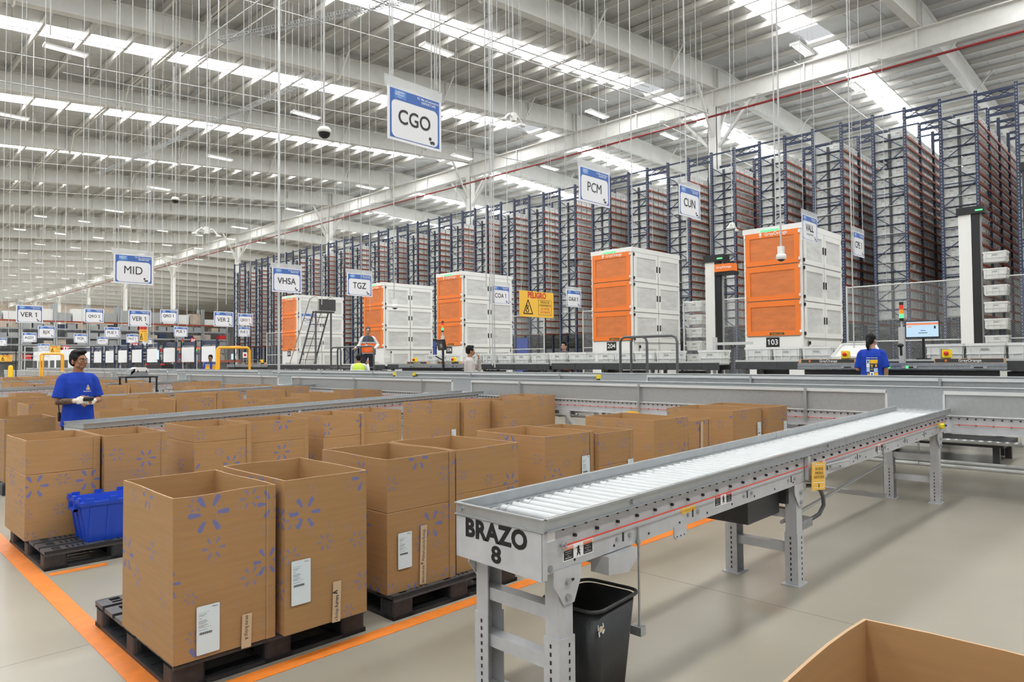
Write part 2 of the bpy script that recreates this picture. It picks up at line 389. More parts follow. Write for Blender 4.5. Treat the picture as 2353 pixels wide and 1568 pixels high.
for k in range(-1, 9):
    y = 17.05 + 18.3 * k
    g = MB()
    for y0, y1, hw in ((y - .25, y - .22, .22), (y - .22, y + .22, .02), (y + .22, y + .25, .22)): g.box(32 - hw, 32 + hw, y0, y1, .0, 14.08)
    g.box(31.78, 31.8, y - .25, y + .25, 0, 14.08); g.box(32.2, 32.22, y - .25, y + .25, 0, 14.08)
    for s in (-1, 1): g.bar((32, y + s * .25, 12.1), (32, y + s * 2.0, 14.1), .14, .14)
    for s in (-1, 1): g.bar((32 + s * .2, y, 12.6), (32 + s * 1.6, y, 14.9), .12, .12)
    struct('column', g, 'whitepaint')
g = MB(); g.box(-14, 80, 190, 190.3, 0, 17); struct('wall_back', g, 'farbeige')
g = MB(); g.box(79.6, 80, -16, 190, 0, 17); struct('wall_right', g, 'fargrey')
# flange braces: rafters to purlins, near ones are seen well
for y in RAFT:
    if y > 60: continue
    for j, x in enumerate((4.46, 10.24, 16.04, 21.85, 27.65, 36.3, 42.1)):
        for s in (-1, 1):
            g = MB(); d = (.62 + .012 * (x + 13)) if x < 33 else .95
            g.bar((x, y + s * .05, zroof(x) - .30 - d), (x, y + s * .95, zroof(x) - .2), .06, .06)
            struct('beam_brace', g, 'whitepaint')

# ---------------------------------------------------------------- services under the roof
def lamp_near(x, y, z, label):
    t = thing('ceiling_light', label, 'ceiling light', (x, y, z), 0, 'linear lights hung under the roof')
    h = MB(); h.box(-.62, .62, -.17, .17, .0, .05); h.box(-.65, -.62, -.18, .18, -.04, .06); h.box(.62, .65, -.18, .18, -.04, .06); h.build('housing', 'white', t)
    for s in (-.12, -.04, .04, .12):
        q = MB(); q.cyl((-.6, s, -.015), (.6, s, -.015), .018, 6); q.build('tube', 'lamp', t)
    q = MB()
    zt = zroof(x) + .02 - z
    for s in (-.5, .5): q.bar((s, 0, .05), (s, 0, zt), .008, .008)
    q.build('suspension_wire', 'metalwire', t)
    return t
lampn = 0
LL = 'linear ceiling light with a white housing hung on two wires below the near roof bays'
for x in (6.2, 15.3, 24.4):
    for k in range(6):
        y = 8.4 + 9.0 * k
        if x < .16 * y: continue
        lamp_near(x, y + 1.2, 12.3, LL)
for y in (8.4, 17.4, 25.6, 43): lamp_near(31.0, y + 1.6, 12.9, LL)
LF = None
for k in range(12):
    y = 62 + 7.3 * k
    for x in [9.5 + 2.9 * i for i in range(8)]:
        if x < .16 * y + .5: continue
        if LF is None:
            g = MB(); g.box(-.42, .42, -.14, .14, 0, .05); g.box(-.38, .38, -.11, .11, -.012, 0, 1); g.bar((-.38, 0, .05), (-.38, 0, 2.6), .008); g.bar((.38, 0, .05), (.38, 0, 2.6), .008)
            LF = g.build('ceiling_light', ['white', 'lamp'], None, None, (x, y, 12.6))
            tag(LF, 'small bright ceiling light in the rows under the far roof', 'ceiling light', 'rows of small lights under the far roof')
        else: dup(LF, (x, y, 12.6))

# red fire main along the girder
g = MB(); g.cyl((31.3, -16, 13.45), (31.3, 150, 13.45), .055, 8)
t = g.build('fire_pipe', 'redpipe'); tag(t, 'long dark red fire pipe running beneath the white roof girder', 'pipe')
hg = MB()
for k in range(30):
    y = -12 + 5.3 * k; hg.bar((31.3, y, 13.45), (31.3, y, 13.95), .02); hg.bar((31.3, y, 13.95), (31.8, y, 14.1), .03)
hg.build('pipe_hanger', 'metalwire', t)
g = MB(); g.cyl((31.65, 17.05 - .32, .5), (31.65, 17.05 - .32, 13.4), .04, 8); g.cyl((31.3, 16.73, 13.45), (31.65, 16.73, 13.4), .04, 8)
# sprinkler lines across bays: thin pipes running in x and y
def line(name, label, cat, pts, r, m, group=None, hang=None):
    g = MB(); g.tube(pts, r, 6)
    o = g.build(name, m); tag(o, label, cat, group)
    if hang:
        h = MB()
        for p in hang: h.bar(p, (p[0], p[1], zroof(p[0]) + .02), .012)
        h.build('hanger_rod', 'metalwire', o)
    return o
for i, y in enumerate((20.2, 22.9, 29.4, 32.1, 38.6, 41.4, 47.9, 50.4, 57, 59.6)):
    z0, z1 = zroof(1) - .75, zroof(31) - .75
    line('sprinkler_pipe', 'thin white sprinkler pipe running along a skylight strip under the roof', 'pipe', [(-8, y, zroof(-8) - .55), (31, y, zroof(31) - .55)], .014, 'conduit', 'sprinkler pipes along the skylights', [(x, y, zroof(x) - .6) for x in range(-4, 31, 12)])
for i, y in enumerate((11.2, 13.6, 20.2, 22.9, 29.4)):
    line('sprinkler_pipe', 'thin white sprinkler pipe beyond the girder above the tall racks', 'pipe', [(33.5, y, 15.9), (60, y, 15.3)], .022, 'conduit', 'sprinkler pipes beyond the girder', [(x, y, 15.8) for x in range(35, 58, 5)])
# long galvanised cable tray and the wire-basket tray seen near the hanging CGO sign
def basket(p, q, wd, label, nseg):
    wd *= .6
    p = Vector(p); q = Vector(q); d = q - p; L = d.length; d.normalize(); a = Vector((-d.y, d.x, 0)).normalized() * wd / 2
    t = thing('cable_tray', label, 'cable tray', p)
    g = MB(p)
    for s in (-1, -.4, .4, 1): g.bar(p + a * s, q + a * s, .012)
    for s in (-1, 1): g.bar(p + a * s + Vector((0, 0, .08)), q + a * s + Vector((0, 0, .08)), .012)
    g.build('side_wire', 'metalwire', t)
    g = MB(p)
    for i in range(nseg + 1):
        c_ = p + d * L * i / nseg; g.bar(c_ - a, c_ + a, .012); g.bar(c_ - a, c_ - a + Vector((0, 0, .08)), .012); g.bar(c_ + a, c_ + a + Vector((0, 0, .08)), .012)
    g.build('cross_wire', 'metalwire', t)
    g = MB(p)
    for i in range(0, nseg + 1, 12):
        c_ = p + d * L * i / nseg; g.bar(c_ - a * 1.6 , c_ + a * 1.6, .03); g.bar(c_ - a * 1.5, c_ - a * 1.5 + Vector((0, 0, zroof(c_.x) - c_.z - .1)), .01); g.bar(c_ + a * 1.5, c_ + a * 1.5 + Vector((0, 0, zroof(c_.x) - c_.z - .1)), .01)
    g.build('trapeze_hanger', 'metalwire', t)
basket((8.2, 19.5, 10.6), (12.6, 9.5, 10.6), .35, 'wire basket cable tray running diagonally left of the CGO sign', 120)
basket((10.5, 40, 11.2), (12.2, 21, 11.2), .30, 'wire basket cable tray in the bays beyond the dome camera', 160)
for i, (p, q) in enumerate((((8.0, 22, 10.9), (8.6, 6.5, 10.9)), ((8.5, 22, 10.9), (9.1, 6.5, 10.9)), ((9.5, 14.8, 10.4), (26, 14.6, 11.6)), ((9.5, 14.3, 10.4), (26, 14.1, 11.6)), ((6, 27, 11.3), (29, 27.3, 12.9)), ((3, 30.0, 11.4), (16, 29.6, 12.2)))):
    line('conduit_run', ['grey conduit running away beside the diagonal basket tray', 'second grey conduit parallel to the one beside the basket tray', 'conduit crossing the hall in front of the big girder', 'conduit just nearer than the one crossing in front of the girder', 'long conduit below the third skylight strip', 'short conduit run high at the upper left'][i], 'conduit', [p, q], .022, 'conduit', 'horizontal conduits under the roof', [tuple(Vector(p).lerp(Vector(q), t)) for t in (.05, .3, .55, .8, .97)])
# vertical droppers: thin rods and conduits hanging from the roof down to signs, sensors and machines
def dropper(x, y, z, r, lab=None, m='conduit'):
    g = MB((x, y, z)); g.cyl((x, y, z), (x + R.uniform(-.03, .03), y, zroof(x) + .02), r, 6, cap=False)
    o = g.build('hanging_conduit', m, None, None, (x, y, z)); tag(o, lab or 'thin white conduit hanging straight down from the roof', 'conduit', 'hanging conduits' if not lab else None); return o
# ================================================================ tall tote racks
XR = 30.0; ZT = 11.23; Z0 = 3.02; DZ = .374; NROW = 20; BAY = 2.05
RY = [3.18 + 2.365 * k for k in range(28)]
FW = 1.15
def tote_geo(g, x0, x1, y0, y1, z0, z1, detail=True, axis='x'):
    """open storage tote: tapered body, rim, ribs and hand holes on its ends"""
    t = .012; e = .012
    def ring(z, i): return [(x0 + i, y0 + i, z), (x1 - i, y0 + i, z), (x1 - i, y1 - i, z), (x0 + i, y1 - i, z)]
    zr = z1 - .045
    vs = ring(z0, .03) + ring(zr, e) + ring(zr, 0) + ring(z1, 0) + ring(z1, t * 1.6) + ring(z0 + .02, .045)
    fs = [(3, 2, 1, 0)] + [(a * 4 + i, a * 4 + (i + 1) % 4, a * 4 + 4 + (i + 1) % 4, a * 4 + 4 + i) for a in range(5) for i in range(4)] + [(20, 21, 22, 23)]
    g.add(vs, fs, 0)
    if detail:
        h = z1 - z0
        for s, yy in ((-1, y0), (1, y1)):
            a, b = (yy + .002, yy + .02) if s < 0 else (yy - .02, yy - .002)
            for q in (.18, .5, .82): xx = x0 + (x1 - x0) * q; g.box(xx - .006, xx + .006, a, b, z0 + .03, zr, 0)
            g.box(x0 + .02, x1 - .02, a, b, z0 + h * .38, z0 + h * .42, 0)
            m_ = (x0 + x1) / 2; g.box(m_ - .055, m_ + .055, a + .0005, b - .0005, z0 + h * .62, z0 + h * .72, 1)
        for s, xx in ((-1, x0), (1, x1)):
            a, b = (xx + .002, xx + .02) if s < 0 else (xx - .02, xx - .002)
            for q in (.12, .36, .64, .88): yy = y0 + (y1 - y0) * q; g.box(a, b, yy - .006, yy + .006, z0 + .03, zr, 0)
            g.box(a, b, y0 + .02, y1 - .02, z0 + h * .38, z0 + h * .42, 0)
            m_ = (y0 + y1) / 2; g.box(a + .0005, b - .0005, m_ - .055, m_ + .055, z0 + h * .62, z0 + h * .72, 1)
TOTE = MB(); tote_geo(TOTE, -.22, .22, -.285, .285, 0, .30); TOTEME = TOTE.me('storage_tote', ['tote', 'totedark'])
def make_rack(L, first):
    t = thing('storage_rack', 'x', 'storage rack', (XR, 0, 0))
    nb = int(round(L / BAY)); hts = []
    for i in range(nb + 1):
        x = i * BAY
        for y in (0, FW):
            g = MB(); h = ZT + (0 if i % 2 == 0 else -.15)
            g.box(x - .06, x + .06, y - .055, y + .055, 0, h); g.box(x - .09, x + .09, y - .09, y + .09, 0, .02)
            # rows of fixing holes down the post
            for q in range(0, int(h / .12)):
                if i < 2: g.box(x - .063, x - .059, y - .015, y + .015, .2 + q * .12, .235 + q * .12, 1)
            g.build('upright', ['navy', 'metalwire'], t)
        if i <= 2 or L < 3:
            g = MB(); z = .3; s = i
            while z < ZT - .9:
                a, b = (0, FW) if s % 2 else (FW, 0)
                g.bar((x, a, z), (x, b, z + .85), .035); z += .85; s += 1
                if s % 2: g.bar((x, 0, z), (x, FW, z), .035)
            g.bar((x, 0, ZT - .12), (x, FW, ZT - .12), .06)
            g.build('cross_brace', 'navy', t)
    for r in range(NROW + 1):
        g = MB(); z = Z0 + DZ * r - .045
        g.box(0, nb * BAY, -.075, -.035, z - .035, z + .035)
        for i in range(nb + 1): g.box(i * BAY - .07, i * BAY + .07, -.085, -.07, z - .05, z + .05)
        if r < NROW: g.build('shelf_beam', 'beamred', t)
        if r < NROW:
            g2 = MB(); g2.box(-.04, .02, .04, FW - .04, z - .012, z + .012)
            for i in range(1, 6): g2.box(.0, nb * BAY, FW * i / 6 - .012, FW * i / 6 + .012, z + .012, z + .03)
            g2.build('tote_rail', 'navydark' if r % 3 else 'metalwire', t)
    g = MB(); g.box(.02, .1, FW / 2 - .04, FW / 2 + .04, 2.9, ZT - .9); g.build('centre_post', 'darkgrey', t)
    for i in range(nb + 1):
        g = MB(); x = i * BAY
        for z in (ZT - .16, ZT - .42): g.box(x - .04, x + .04, -1.15, -.056, z - .05, z + .05)
        for a, b in ((ZT - .42, ZT - .16), (ZT - .16, ZT - .42)): g.bar((x, -1.13, a), (x, -.6, b), .03); g.bar((x, -.6, b), (x, -.12, a), .03)
        g.build('aisle_tie', 'navy', t)
    return t
racks = []
protos = {}
ORD = ['first', 'second', 'third', 'fourth', 'fifth', 'sixth', 'seventh', 'eighth', 'ninth', 'tenth', 'eleventh', 'twelfth', 'thirteenth', 'fourteenth', 'fifteenth', 'sixteenth', 'seventeenth', 'eighteenth', 'nineteenth', 'twentieth', 'twenty-first', 'twenty-second', 'twenty-third', 'twenty-fourth', 'twenty-fifth', 'twenty-sixth', 'twenty-seventh', 'twenty-eighth']
for k, y in enumerate(RY):
    L = 10.25 if k < 3 else 6.15 if k < 7 else 2.05
    lab = 'tall navy tote rack with red shelf beams, %s from the right edge' % ORD[k]
    if L not in protos: protos[L] = t = make_rack(L, k)
    else: t = dup(protos[L])
    t.location = (XR, y, 0); t['label'] = lab; t['group'] = 'tall navy storage racks'
R2 = random.Random(3)
stuff = MB()
def simple_tote(g, x0, x1, y0, y1, z0, z1):
    g.box(x0 + .012, x1 - .012, y0 + .012, y1 - .012, z0, z1 - .05); g.box(x0, x1, y0, y1, z1 - .05, z1)
    m_ = (x0 + x1) / 2
    g.box(m_ - .05, m_ + .05, y0 + .004, y0 + .013, z0 + .17, z0 + .20, 1)
    for q in (.12, .88): xx = x0 + (x1 - x0) * q; g.box(xx - .008, xx + .008, y0 + .002, y0 + .013, z0 + .02, z1 - .05, 0)
    g.box(x0 + .002, x0 + .013, y0 + .03, y1 - .03, z0 + .11, z0 + .125, 0); g.box(x0 + .004, x0 + .013, (y0 + y1) / 2 - .05, (y0 + y1) / 2 + .05, z0 + .17, z0 + .20, 1)
gaps = {(1, 0, 0, 6), (1, 0, 0, 5), (2, 0, 1, 16), (2, 1, 0, 5), (3, 2, 0, 4), (3, 0, 0, 3), (5, 0, 0, 7), (9, 0, 0, 10), (1, 3, 0, 12), (2, 4, 0, 13)}
for k, y in enumerate(RY):
    vis = 34 if k < 1 else 18 if k == 1 else 13 if k == 2 else 11 if k == 3 else 9 if k == 4 else 8 if k < 7 else 4
    nx = min(vis, 20 if k < 3 else 12 if k < 7 else 4)
    for r in range(NROW):
        z = Z0 + DZ * r
        for c_ in range(nx):
            bay, q = divmod(c_, 4); x0 = XR + bay * BAY + .12 + q * .468
            for half in (0, 1):
                if half and c_ > 0: continue
                if (k, c_, half, r) in gaps or (k == 21 and c_ == 3): continue
                y0 = y + .0 + half * .575; j = R2.uniform(-.012, .012)
                big = (k in (1, 2, 3) and c_ < 3) or (k == 0 and False)
                if big:
                    o = bpy.data.objects.new('storage_tote', TOTEME); C.objects.link(o); o.location = (x0 + .22 + j, y0 + .288, z)
                    tag(o, 'light grey storage tote near the front of the %s tall rack from the right edge' % ORD[k], 'storage tote', 'totes in the %s rack from the right' % ORD[k])
                else: simple_tote(stuff, x0 + j, x0 + .42 + j, y0 + .005, y0 + .57, z, z + .30)
    L = 10.25 if k < 3 else 6.15 if k < 7 else 2.05
    # coarse tote rows, mostly unseen, added behind each rack to block light inside
    for r in range(NROW):
        z = Z0 + DZ * r
        stuff.box(XR + L + .3, 74, y + .02, y + 1.13, z, z + .29)
o = stuff.build('stored_totes', ['tote', 'totedark']); tag(o, 'the mass of light grey totes filling all the tall navy racks', 'storage totes', None, 'stuff')

# things standing low between and in front of the racks
def blue_panel(y0, y1, lab):
    g = MB((XR - .6, y0, 0)); g.box(XR - .62, XR - .56, y0, y1, 0, 2.75); 
    o = g.build('guard_panel', 'bluepanel', None, None, (XR - .6, y0, 0)); tag(o, lab, 'panel')
blue_panel(19.6, 20.9, 'dark blue steel panel low at the foot of the racks left of the 204 cabinet')
blue_panel(27.6, 28.5, 'dark blue steel panel low at the rack foot left of the 104 cabinet')
blue_panel(36.0, 38.2, 'dark blue steel panel behind the rolling ladder')
# ---------------------------------------------------------------- chain-link fence in front of the racks
def fence_panel(p, q, z0, z1, lab, pitch=.06):
    p = Vector((*p, 0)); q = Vector((*q, 0)); L = (q - p).length; d = (q - p) / L
    t = thing('fence_panel', lab, 'fence', p)
    for a in (0, L):
        g = MB(p); g.cyl(p + d * a, p + d * a + Vector((0, 0, z1 + .05)), .035, 8); g.build('post', 'pipe', t)
    for z in (z1, z0 + .05, 2.0):
        g = MB(p); g.cyl(p + Vector((0, 0, z)), q + Vector((0, 0, z)), .022, 8); g.build('rail', 'pipe', t)
    g = MB(p); H = z1 - z0; w_ = .0042
    n = int((L + H) / pitch)
    for i in range(n + 1):
        s = -H + i * pitch
        for sg in (1, -1):
            a0, b0 = s, z0; a1, b1 = s + H, z1
            if a0 < 0: b0 -= a0; a0 = 0
            if a1 > L: b1 -= (a1 - L); a1 = L
            if a1 - a0 < .02: continue
            if sg < 0: P, Q = p + d * (L - a0), p + d * (L - a1)
            else: P, Q = p + d * a0, p + d * a1
            P = P + Vector((0, 0, b0)); Q = Q + Vector((0, 0, b1)); u = Vector((0, 0, w_)); 
            g.add([P - u, Q - u, Q + u, P + u], [(0, 1, 2, 3)])
            g.add([P - u + Vector((w_, 0, w_)), Q - u + Vector((w_, 0, w_)), Q + u, P + u], [(3, 2, 1, 0)])
    g.build('wire_mesh', 'metalwire', t)
    return t
FX = 24.0
fence_panel((FX, 8.15), (FX, 4.75), .1, 3.78, 'chain-link fence panel right of the 103 cabinet')
fence_panel((FX, 4.7), (FX, 2.2), .1, 3.78, 'chain-link fence panel with white lift columns behind it near the right edge')
fence_panel((FX, 14.2), (FX, 10.9), .1, 3.68, 'chain-link fence panel between the 204 and 103 cabinets')
fence_panel((FX, 19.2), (FX, 16.9), .1, 3.6, 'chain-link fence panel just left of the 204 cabinet')
fence_panel((FX, 23.9), (FX, 21.5), .1, 3.6, 'chain-link fence panel behind the yellow PELIGRO sign', .10)
fence_panel((FX, 35.2), (FX, 32.0), .1, 3.6, 'chain-link fence panel left of the rolling ladder', .12)
fence_panel((FX, 49), (FX, 44.6), .1, 3.6, 'chain-link fence panel left of the leftmost cabinet', .14)
# ================================================================ tote towers (white cabinets with orange doors)
def perf_mat(name, base, dark, sc):
    m = bpy.data.materials.new(name); m.use_nodes = True; nt = m.node_tree; b = nt.nodes['Principled BSDF']; L = nt.links.new
    tc = nd(nt, 'ShaderNodeTexCoord'); mp = nd(nt, 'ShaderNodeMapping'); mp.inputs['Scale'].default_value = (sc, sc, sc); L(tc.outputs['Object'], mp.inputs[0])
    v = nd(nt, 'ShaderNodeTexVoronoi'); v.inputs['Scale'].default_value = 1; v.inputs['Randomness'].default_value = 0; L(mp.outputs[0], v.inputs['Vector'])
    lt = nd(nt, 'ShaderNodeMath', operation='LESS_THAN'); L(v.outputs['Distance'], lt.inputs[0]); lt.inputs[1].default_value = .40
    mx = nd(nt, 'ShaderNodeMix', data_type='RGBA'); L(lt.outputs[0], mx.inputs[0]); mx.inputs[6].default_value = (*base, 1); mx.inputs[7].default_value = (*dark, 1)
    n = nd(nt, 'ShaderNodeTexNoise'); n.inputs['Scale'].default_value = 1.4; n.inputs['Detail'].default_value = 5; n.inputs['Roughness'].default_value = .7
    mp2 = nd(nt, 'ShaderNodeMapping'); mp2.inputs['Scale'].default_value = (1, 1, 4); L(tc.outputs['Object'], mp2.inputs[0]); L(mp2.outputs[0], n.inputs['Vector'])
    r = nd(nt, 'ShaderNodeMapRange', i_1=.35, i_2=.7, i_3=.85, i_4=1.15); L(n.outputs[0], r.inputs[0])
    sv = nd(nt, 'ShaderNodeVectorMath', operation='SCALE'); L(mx.outputs[2], sv.inputs[0]); L(r.outputs[0], sv.inputs['Scale'])
    L(sv.outputs[0], b.inputs['Base Color']); b.inputs['Roughness'].default_value = .5; M[name] = m
perf_mat('perfwhite', (.66, .66, .64), (.36, .37, .36), 30)
perf_mat('perforange', (.70, .20, .05), (.42, .10, .02), 30)
def logo_go(g, T, m):
    """round g-like mark beside the lettering"""
    pass
def door(name, t, x, y, z0, z1, w, face, fm, pm, hinge=1):
    """framed door with a perforated sheet; face 'x' looks to -x (spans y..y+w), 'y' looks to -y (spans x..x+w)"""
    g = MB(); fr = .13; h = z1 - z0; e = .012
    def bx(a0, a1, b0, b1, d0, d1, m):
        if face == 'x': g.box(x - d1, x - d0, y + a0, y + a1, b0, b1, m)
        else: g.box(x + a0, x + a1, y - d1, y - d0, b0, b1, m)
    bx(e, w - e, z0 + e, z0 + fr, 0, .03, 0); bx(e, w - e, z1 - fr * 1.15, z1 - e, 0, .03, 0); bx(e, fr, z0 + fr, z1 - fr * 1.15, 0, .03, 0); bx(w - fr, w - e, z0 + fr, z1 - fr * 1.15, 0, .03, 0)
    o = g.build(name, fm, t)
    g = MB(); bx(fr, w - fr, z0 + fr, z1 - fr * 1.15, .004, .012, 0); g.build('perforated_sheet', pm, o)
    for zz in (z0 + .07, z1 - .12):
        g = MB()
        if face == 'x':
            for yy in (y - .02, y + w - .02): bx(yy - y, yy - y + .04, zz, zz + .07, .0, .05, 0)
            g.build('hinge', 'cabwhite', o)
        else:
            bx(-.01 if hinge else w - .02, .02 if hinge else w + .01, zz, zz + .08, 0, .045, 0); g.build('hinge', 'black', o)
    if face == 'y':
        g = MB(); zz = (z0 + z1) / 2; bx(w - .09 if hinge else .05, w - .05 if hinge else .09, zz - .09, zz + .09, .0, .05, 0); g.build('handle', 'black', o)
    return o
def cabinet(y0, num, lab, panel=False):
    t = thing('tote_tower', lab, 'machine cabinet', (17, y0, 0), 0, 'white and orange tote towers')
    W, D = 1.48, 2.62; ZT_ = 4.80
    g = MB()
    for a, b in ((.05, ZT_ - .12), ): g.box(.03, D, .03, W - .03, 1.35, b)
    for x in (0, D - .07):
        for y in (0, W - .07): g.box(x, x + .07, y, y + .07, 0.02, ZT_)
    g.box(.03, D - .02, .03, .06, .1, 1.35); g.box(.03, D, W - .06, W - .03, .1, 1.35); g.box(D - .05, D, .03, W - .03, .1, 1.35)
    g.box(-.01, .04, .02, W - .02, 1.45, 2.02); g.box(-.01, .04, .02, .35, .1, 1.45); g.box(-.01, .04, W - .35, W - .02, .1, 1.45)
    g.build('body', 'cabwhite', t)
    g = MB(); g.box(-.02, D + .02, -.02, W + .02, ZT_ - .14, ZT_); g.build('top_cover', 'cabwhite', t)
    g = MB(); g.box(.3, .34, .35, W - .35, .2, 1.44); g.build('tote_opening', 'black', t)
    g = MB(); g.box(-.03, -.02, .55, 1.02, ZT_ - .115, ZT_ - .07); g.build('status_light', 'ledgreen', t, 'glowing green strip light')
    zz = [2.04, 2.93, 3.82, 4.68]
    for i in range(3):
        o = door('orange_door', t, 0, .04, zz[i], zz[i + 1], W - .08, 'x', 'orange', 'perforange')
        if i == 2:
            g = MB(); g.mesh(text_me('GreyOrange', .01, 1), TX(-.036, .62, ZT_ - .19, .115)); 
            g.cyl((-.034, 1.02, ZT_ - .175), (-.037, 1.02, ZT_ - .175), .035, 12); g.box(-.037, -.034, .99, 1.05, ZT_ - .245, ZT_ - .225); g.build('lettering', 'whitetext', o, 'white GreyOrange lettering')
        if i == 0:
            g = MB(); g.box(-.036, -.03, .45, .82, 2.075, 2.135); g.mesh(text_me('CUIDADO AREA AUTOMATICA'), TX(-.0375, .635, 2.117, .03), 1); g.mesh(text_me('PROHIBIDO EL PASO'), TX(-.0375, .635, 2.088, .03), 1)
            g.build('warning_label', ['black', 'signyellow'], o, 'black label with yellow print')
    g = MB(); g.box(-.02, -.012, .58, .92, 1.76, 2.01); g.mesh(text_me(num, .012), TX(-.022, .75, 1.885, .19), 1); g.build('number_plate', ['black', 'whitetext'], t, 'black plate numbered ' + num)
    zz = [1.98, 2.88, 3.78, 4.66]
    for i in range(3):
        door('side_door', t, .08, 0, zz[i], zz[i + 1], 1.27, 'y', 'cabwhite', 'perfwhite', 1)
        door('side_door', t, 1.36, 0, zz[i], zz[i + 1], 1.24, 'y', 'cabwhite', 'perfwhite', 0)
    door('side_door', t, .35, 0, .25, 1.94, 1.0, 'y', 'cabwhite', 'perfwhite', 1)
    g = MB(); g.box(.02, .33, -.012, 0, .4, 1.62); g.build('vent_panel', 'perfwhite', t)
    if panel:
        g = MB(); g.box(1.40, 2.55, -.06, 0, .1, 1.95); o = g.build('control_panel', 'cabwhite', t)
        g = MB(); g.box(1.98, 2.22, -.07, -.06, 1.48, 1.76); g.build('touch_screen', 'darkgrey', o)
        for zz_ in (1.42, 1.62): g = MB(); g.cyl((2.36, -.06, zz_), (2.36, -.10, zz_), .035, 10); g.build('stop_button', 'red', o)
        g = MB(); g.box(1.98, 2.26, -.08, -.06, 1.36, 1.42); g.box(2.04, 2.16, -.08, -.06, 1.18, 1.30); g.build('keypad', 'black', o)
    else: door('side_door', t, 1.38, 0, .25, 1.94, 1.1, 'y', 'cabwhite', 'perfwhite', 0)
    return t
cabinet(6.80, '103', 'white tote tower with orange doors numbered 103, rightmost of the towers')
cabinet(11.76, '204', 'white tote tower with orange doors numbered 204 and a control panel on its side', True)
cabinet(19.26, '104', 'white tote tower with orange doors numbered 104 behind the worker in the pale sweater')
cabinet(24.22, '105', 'white tote tower with orange doors behind the supervisor in the orange vest')
cabinet(31.55, '205', 'white tote tower with orange doors behind the rolling ladder, leftmost tower')

# ---------------------------------------------------------------- lift columns
def lift_column(x, y, h, lab, totes=0, carriage=None, white=True):
    t = thing('lift_column', lab, 'tote lift', (x, y, 0))
    g = MB(); g.box(-.10, .12, -.02, .30, 0, h - .2); g.build('mast', 'cabwhite' if white else 'darkgrey', t)
    g = MB(); g.box(-.1, .1, -.22, -.04, 0, h - .15); g.build('guide_rail', 'black', t)
    g = MB(); g.box(-.02, .04, -.26, -.22, 0, h - .2); g.build('chain_track', 'metalwire', t)
    g = MB(); g.box(-.15, .25, -.36, .34, h - .2, h + .02); g.build('drive_head', 'black', t)
    g = MB(); g.box(-.165, -.15, -.32, -.14, h - .13, h - .09); g.build('status_light', 'ledgreen', t)
    if carriage:
        g = MB(); z = carriage
        g.prism([(-.62, -.02), (-.55, -.62), (-.48, -.75), (0, -.78), (0, -.02)], lambda u, v, q: (-.15 - 0 * q + (v + .78) * .35 - .1, u * 1.0 - .1, q), z, z + .24); 
        o = g.build('carriage_cover', 'orange', t)
        g = MB(); g.mesh(text_me('GreyOrange', .01), TX(-.262, -.42, z + .13, .10)); g.build('lettering', 'whitetext', o)
        g = MB(); g.box(-.2, .12, -.72, -.08, z - .1, z); g.build('carriage_base', 'black', t)
    return t
lift_column(23.9, 4.62, 5.84, 'white tote lift mast with a green light behind the fence right of the computer screen')
lift_column(20.1, 10.75, 4.72, 'white and black tote lift mast with an orange GreyOrange carriage between two towers', carriage=4.18)
lift_column(23.1, 2.95, 6.7, 'black tote lift mast cut by the right edge of the picture', white=False)
lift_column(22.5, 33.4, 4.0, 'dark tote lift mast left of the leftmost tower', white=False)
def rung_ladder():
    t = thing('lift_frame', 'white laddered frame on the black lift mast at the right edge', 'machine frame', (23.0, 2.1, 0))
    for y in (0, .42): g = MB(); g.box(-.03, .03, y - .02, y + .02, 0, 6.4); g.build('rail', 'pipe', t)
    for i in range(15): g = MB(); g.box(-.02, .02, 0, .42, .6 + i * .4, .65 + i * .4); g.build('rung', 'pipe', t)
rung_ladder()
def tote(x, y, z, lab, group=None, rz=0):
    o = bpy.data.objects.new('storage_tote', TOTEME); C.objects.link(o); o.location = (x, y, z); o.rotation_euler = (0, 0, rz); tag(o, lab, 'storage tote', group); return o
for i in range(9): tote(23.95, 4.04, .35 + .48 * i, 'light grey tote riding the lift mast behind the right-hand fence', 'totes on the lift behind the right-hand fence')
for i in range(7): tote(20.25, 11.5, .5 + .42 * i, 'light grey tote riding the lift beside the 204 cabinet', 'totes on the lift beside the 204 cabinet')

# ---------------------------------------------------------------- tote conveyors and picking stations (dark beds at x 13..15)
def dark_conveyor(y0, y1, x0, x1, z, lab, nleg=4):
    t = thing('tote_conveyor', lab, 'conveyor', (x0, y0, 0)); L = y1 - y0; W = x1 - x0
    for s, xx in ((0, 0), (1, W - .05)):
        g = MB(); g.box(xx, xx + .05, 0, L, z - .16, z); 
        for k in range(int(L / .9)): g.box(xx - .008, xx + .058, .4 + k * .9, .43 + k * .9, z - .15, z - .01)
        g.build('side_frame', 'darkgrey', t)
        g = MB(); g.box(xx - .004, xx + .02, 0, L, z + .0, z + .035); g.build('guide_strip', 'pipe', t)
    g = MB(); n = int(L / .075)
    for k in range(n): g.cyl((.05, .04 + k * .075, z - .03), (W - .05, .04 + k * .075, z - .03), .024, 6, cap=False)
    o = g.build('roller_bed', 'roller', t)
    for k in range(nleg):
        yy = .25 + (L - .5) * k / max(1, nleg - 1); g = MB()
        g.box(0, .05, yy - .04, yy + .04, 0, z - .15); g.box(W - .05, W, yy - .04, yy + .04, 0, z - .15); g.box(0, W, yy - .03, yy + .03, .25, .31); g.build('leg_frame', 'darkgrey', t)
    g = MB()
    for k in range(max(1, int(L / 1.6))): g.box(.1, W - .1, .5 + k * 1.6, 1.05 + k * 1.6, z - .42, z - .18)
    g.build('motor_box', 'black', t)
    return t
dark_conveyor(1.2, 7.0, 13.9, 14.5, 1.42, 'dark framed tote conveyor behind the woman in the blue shirt')
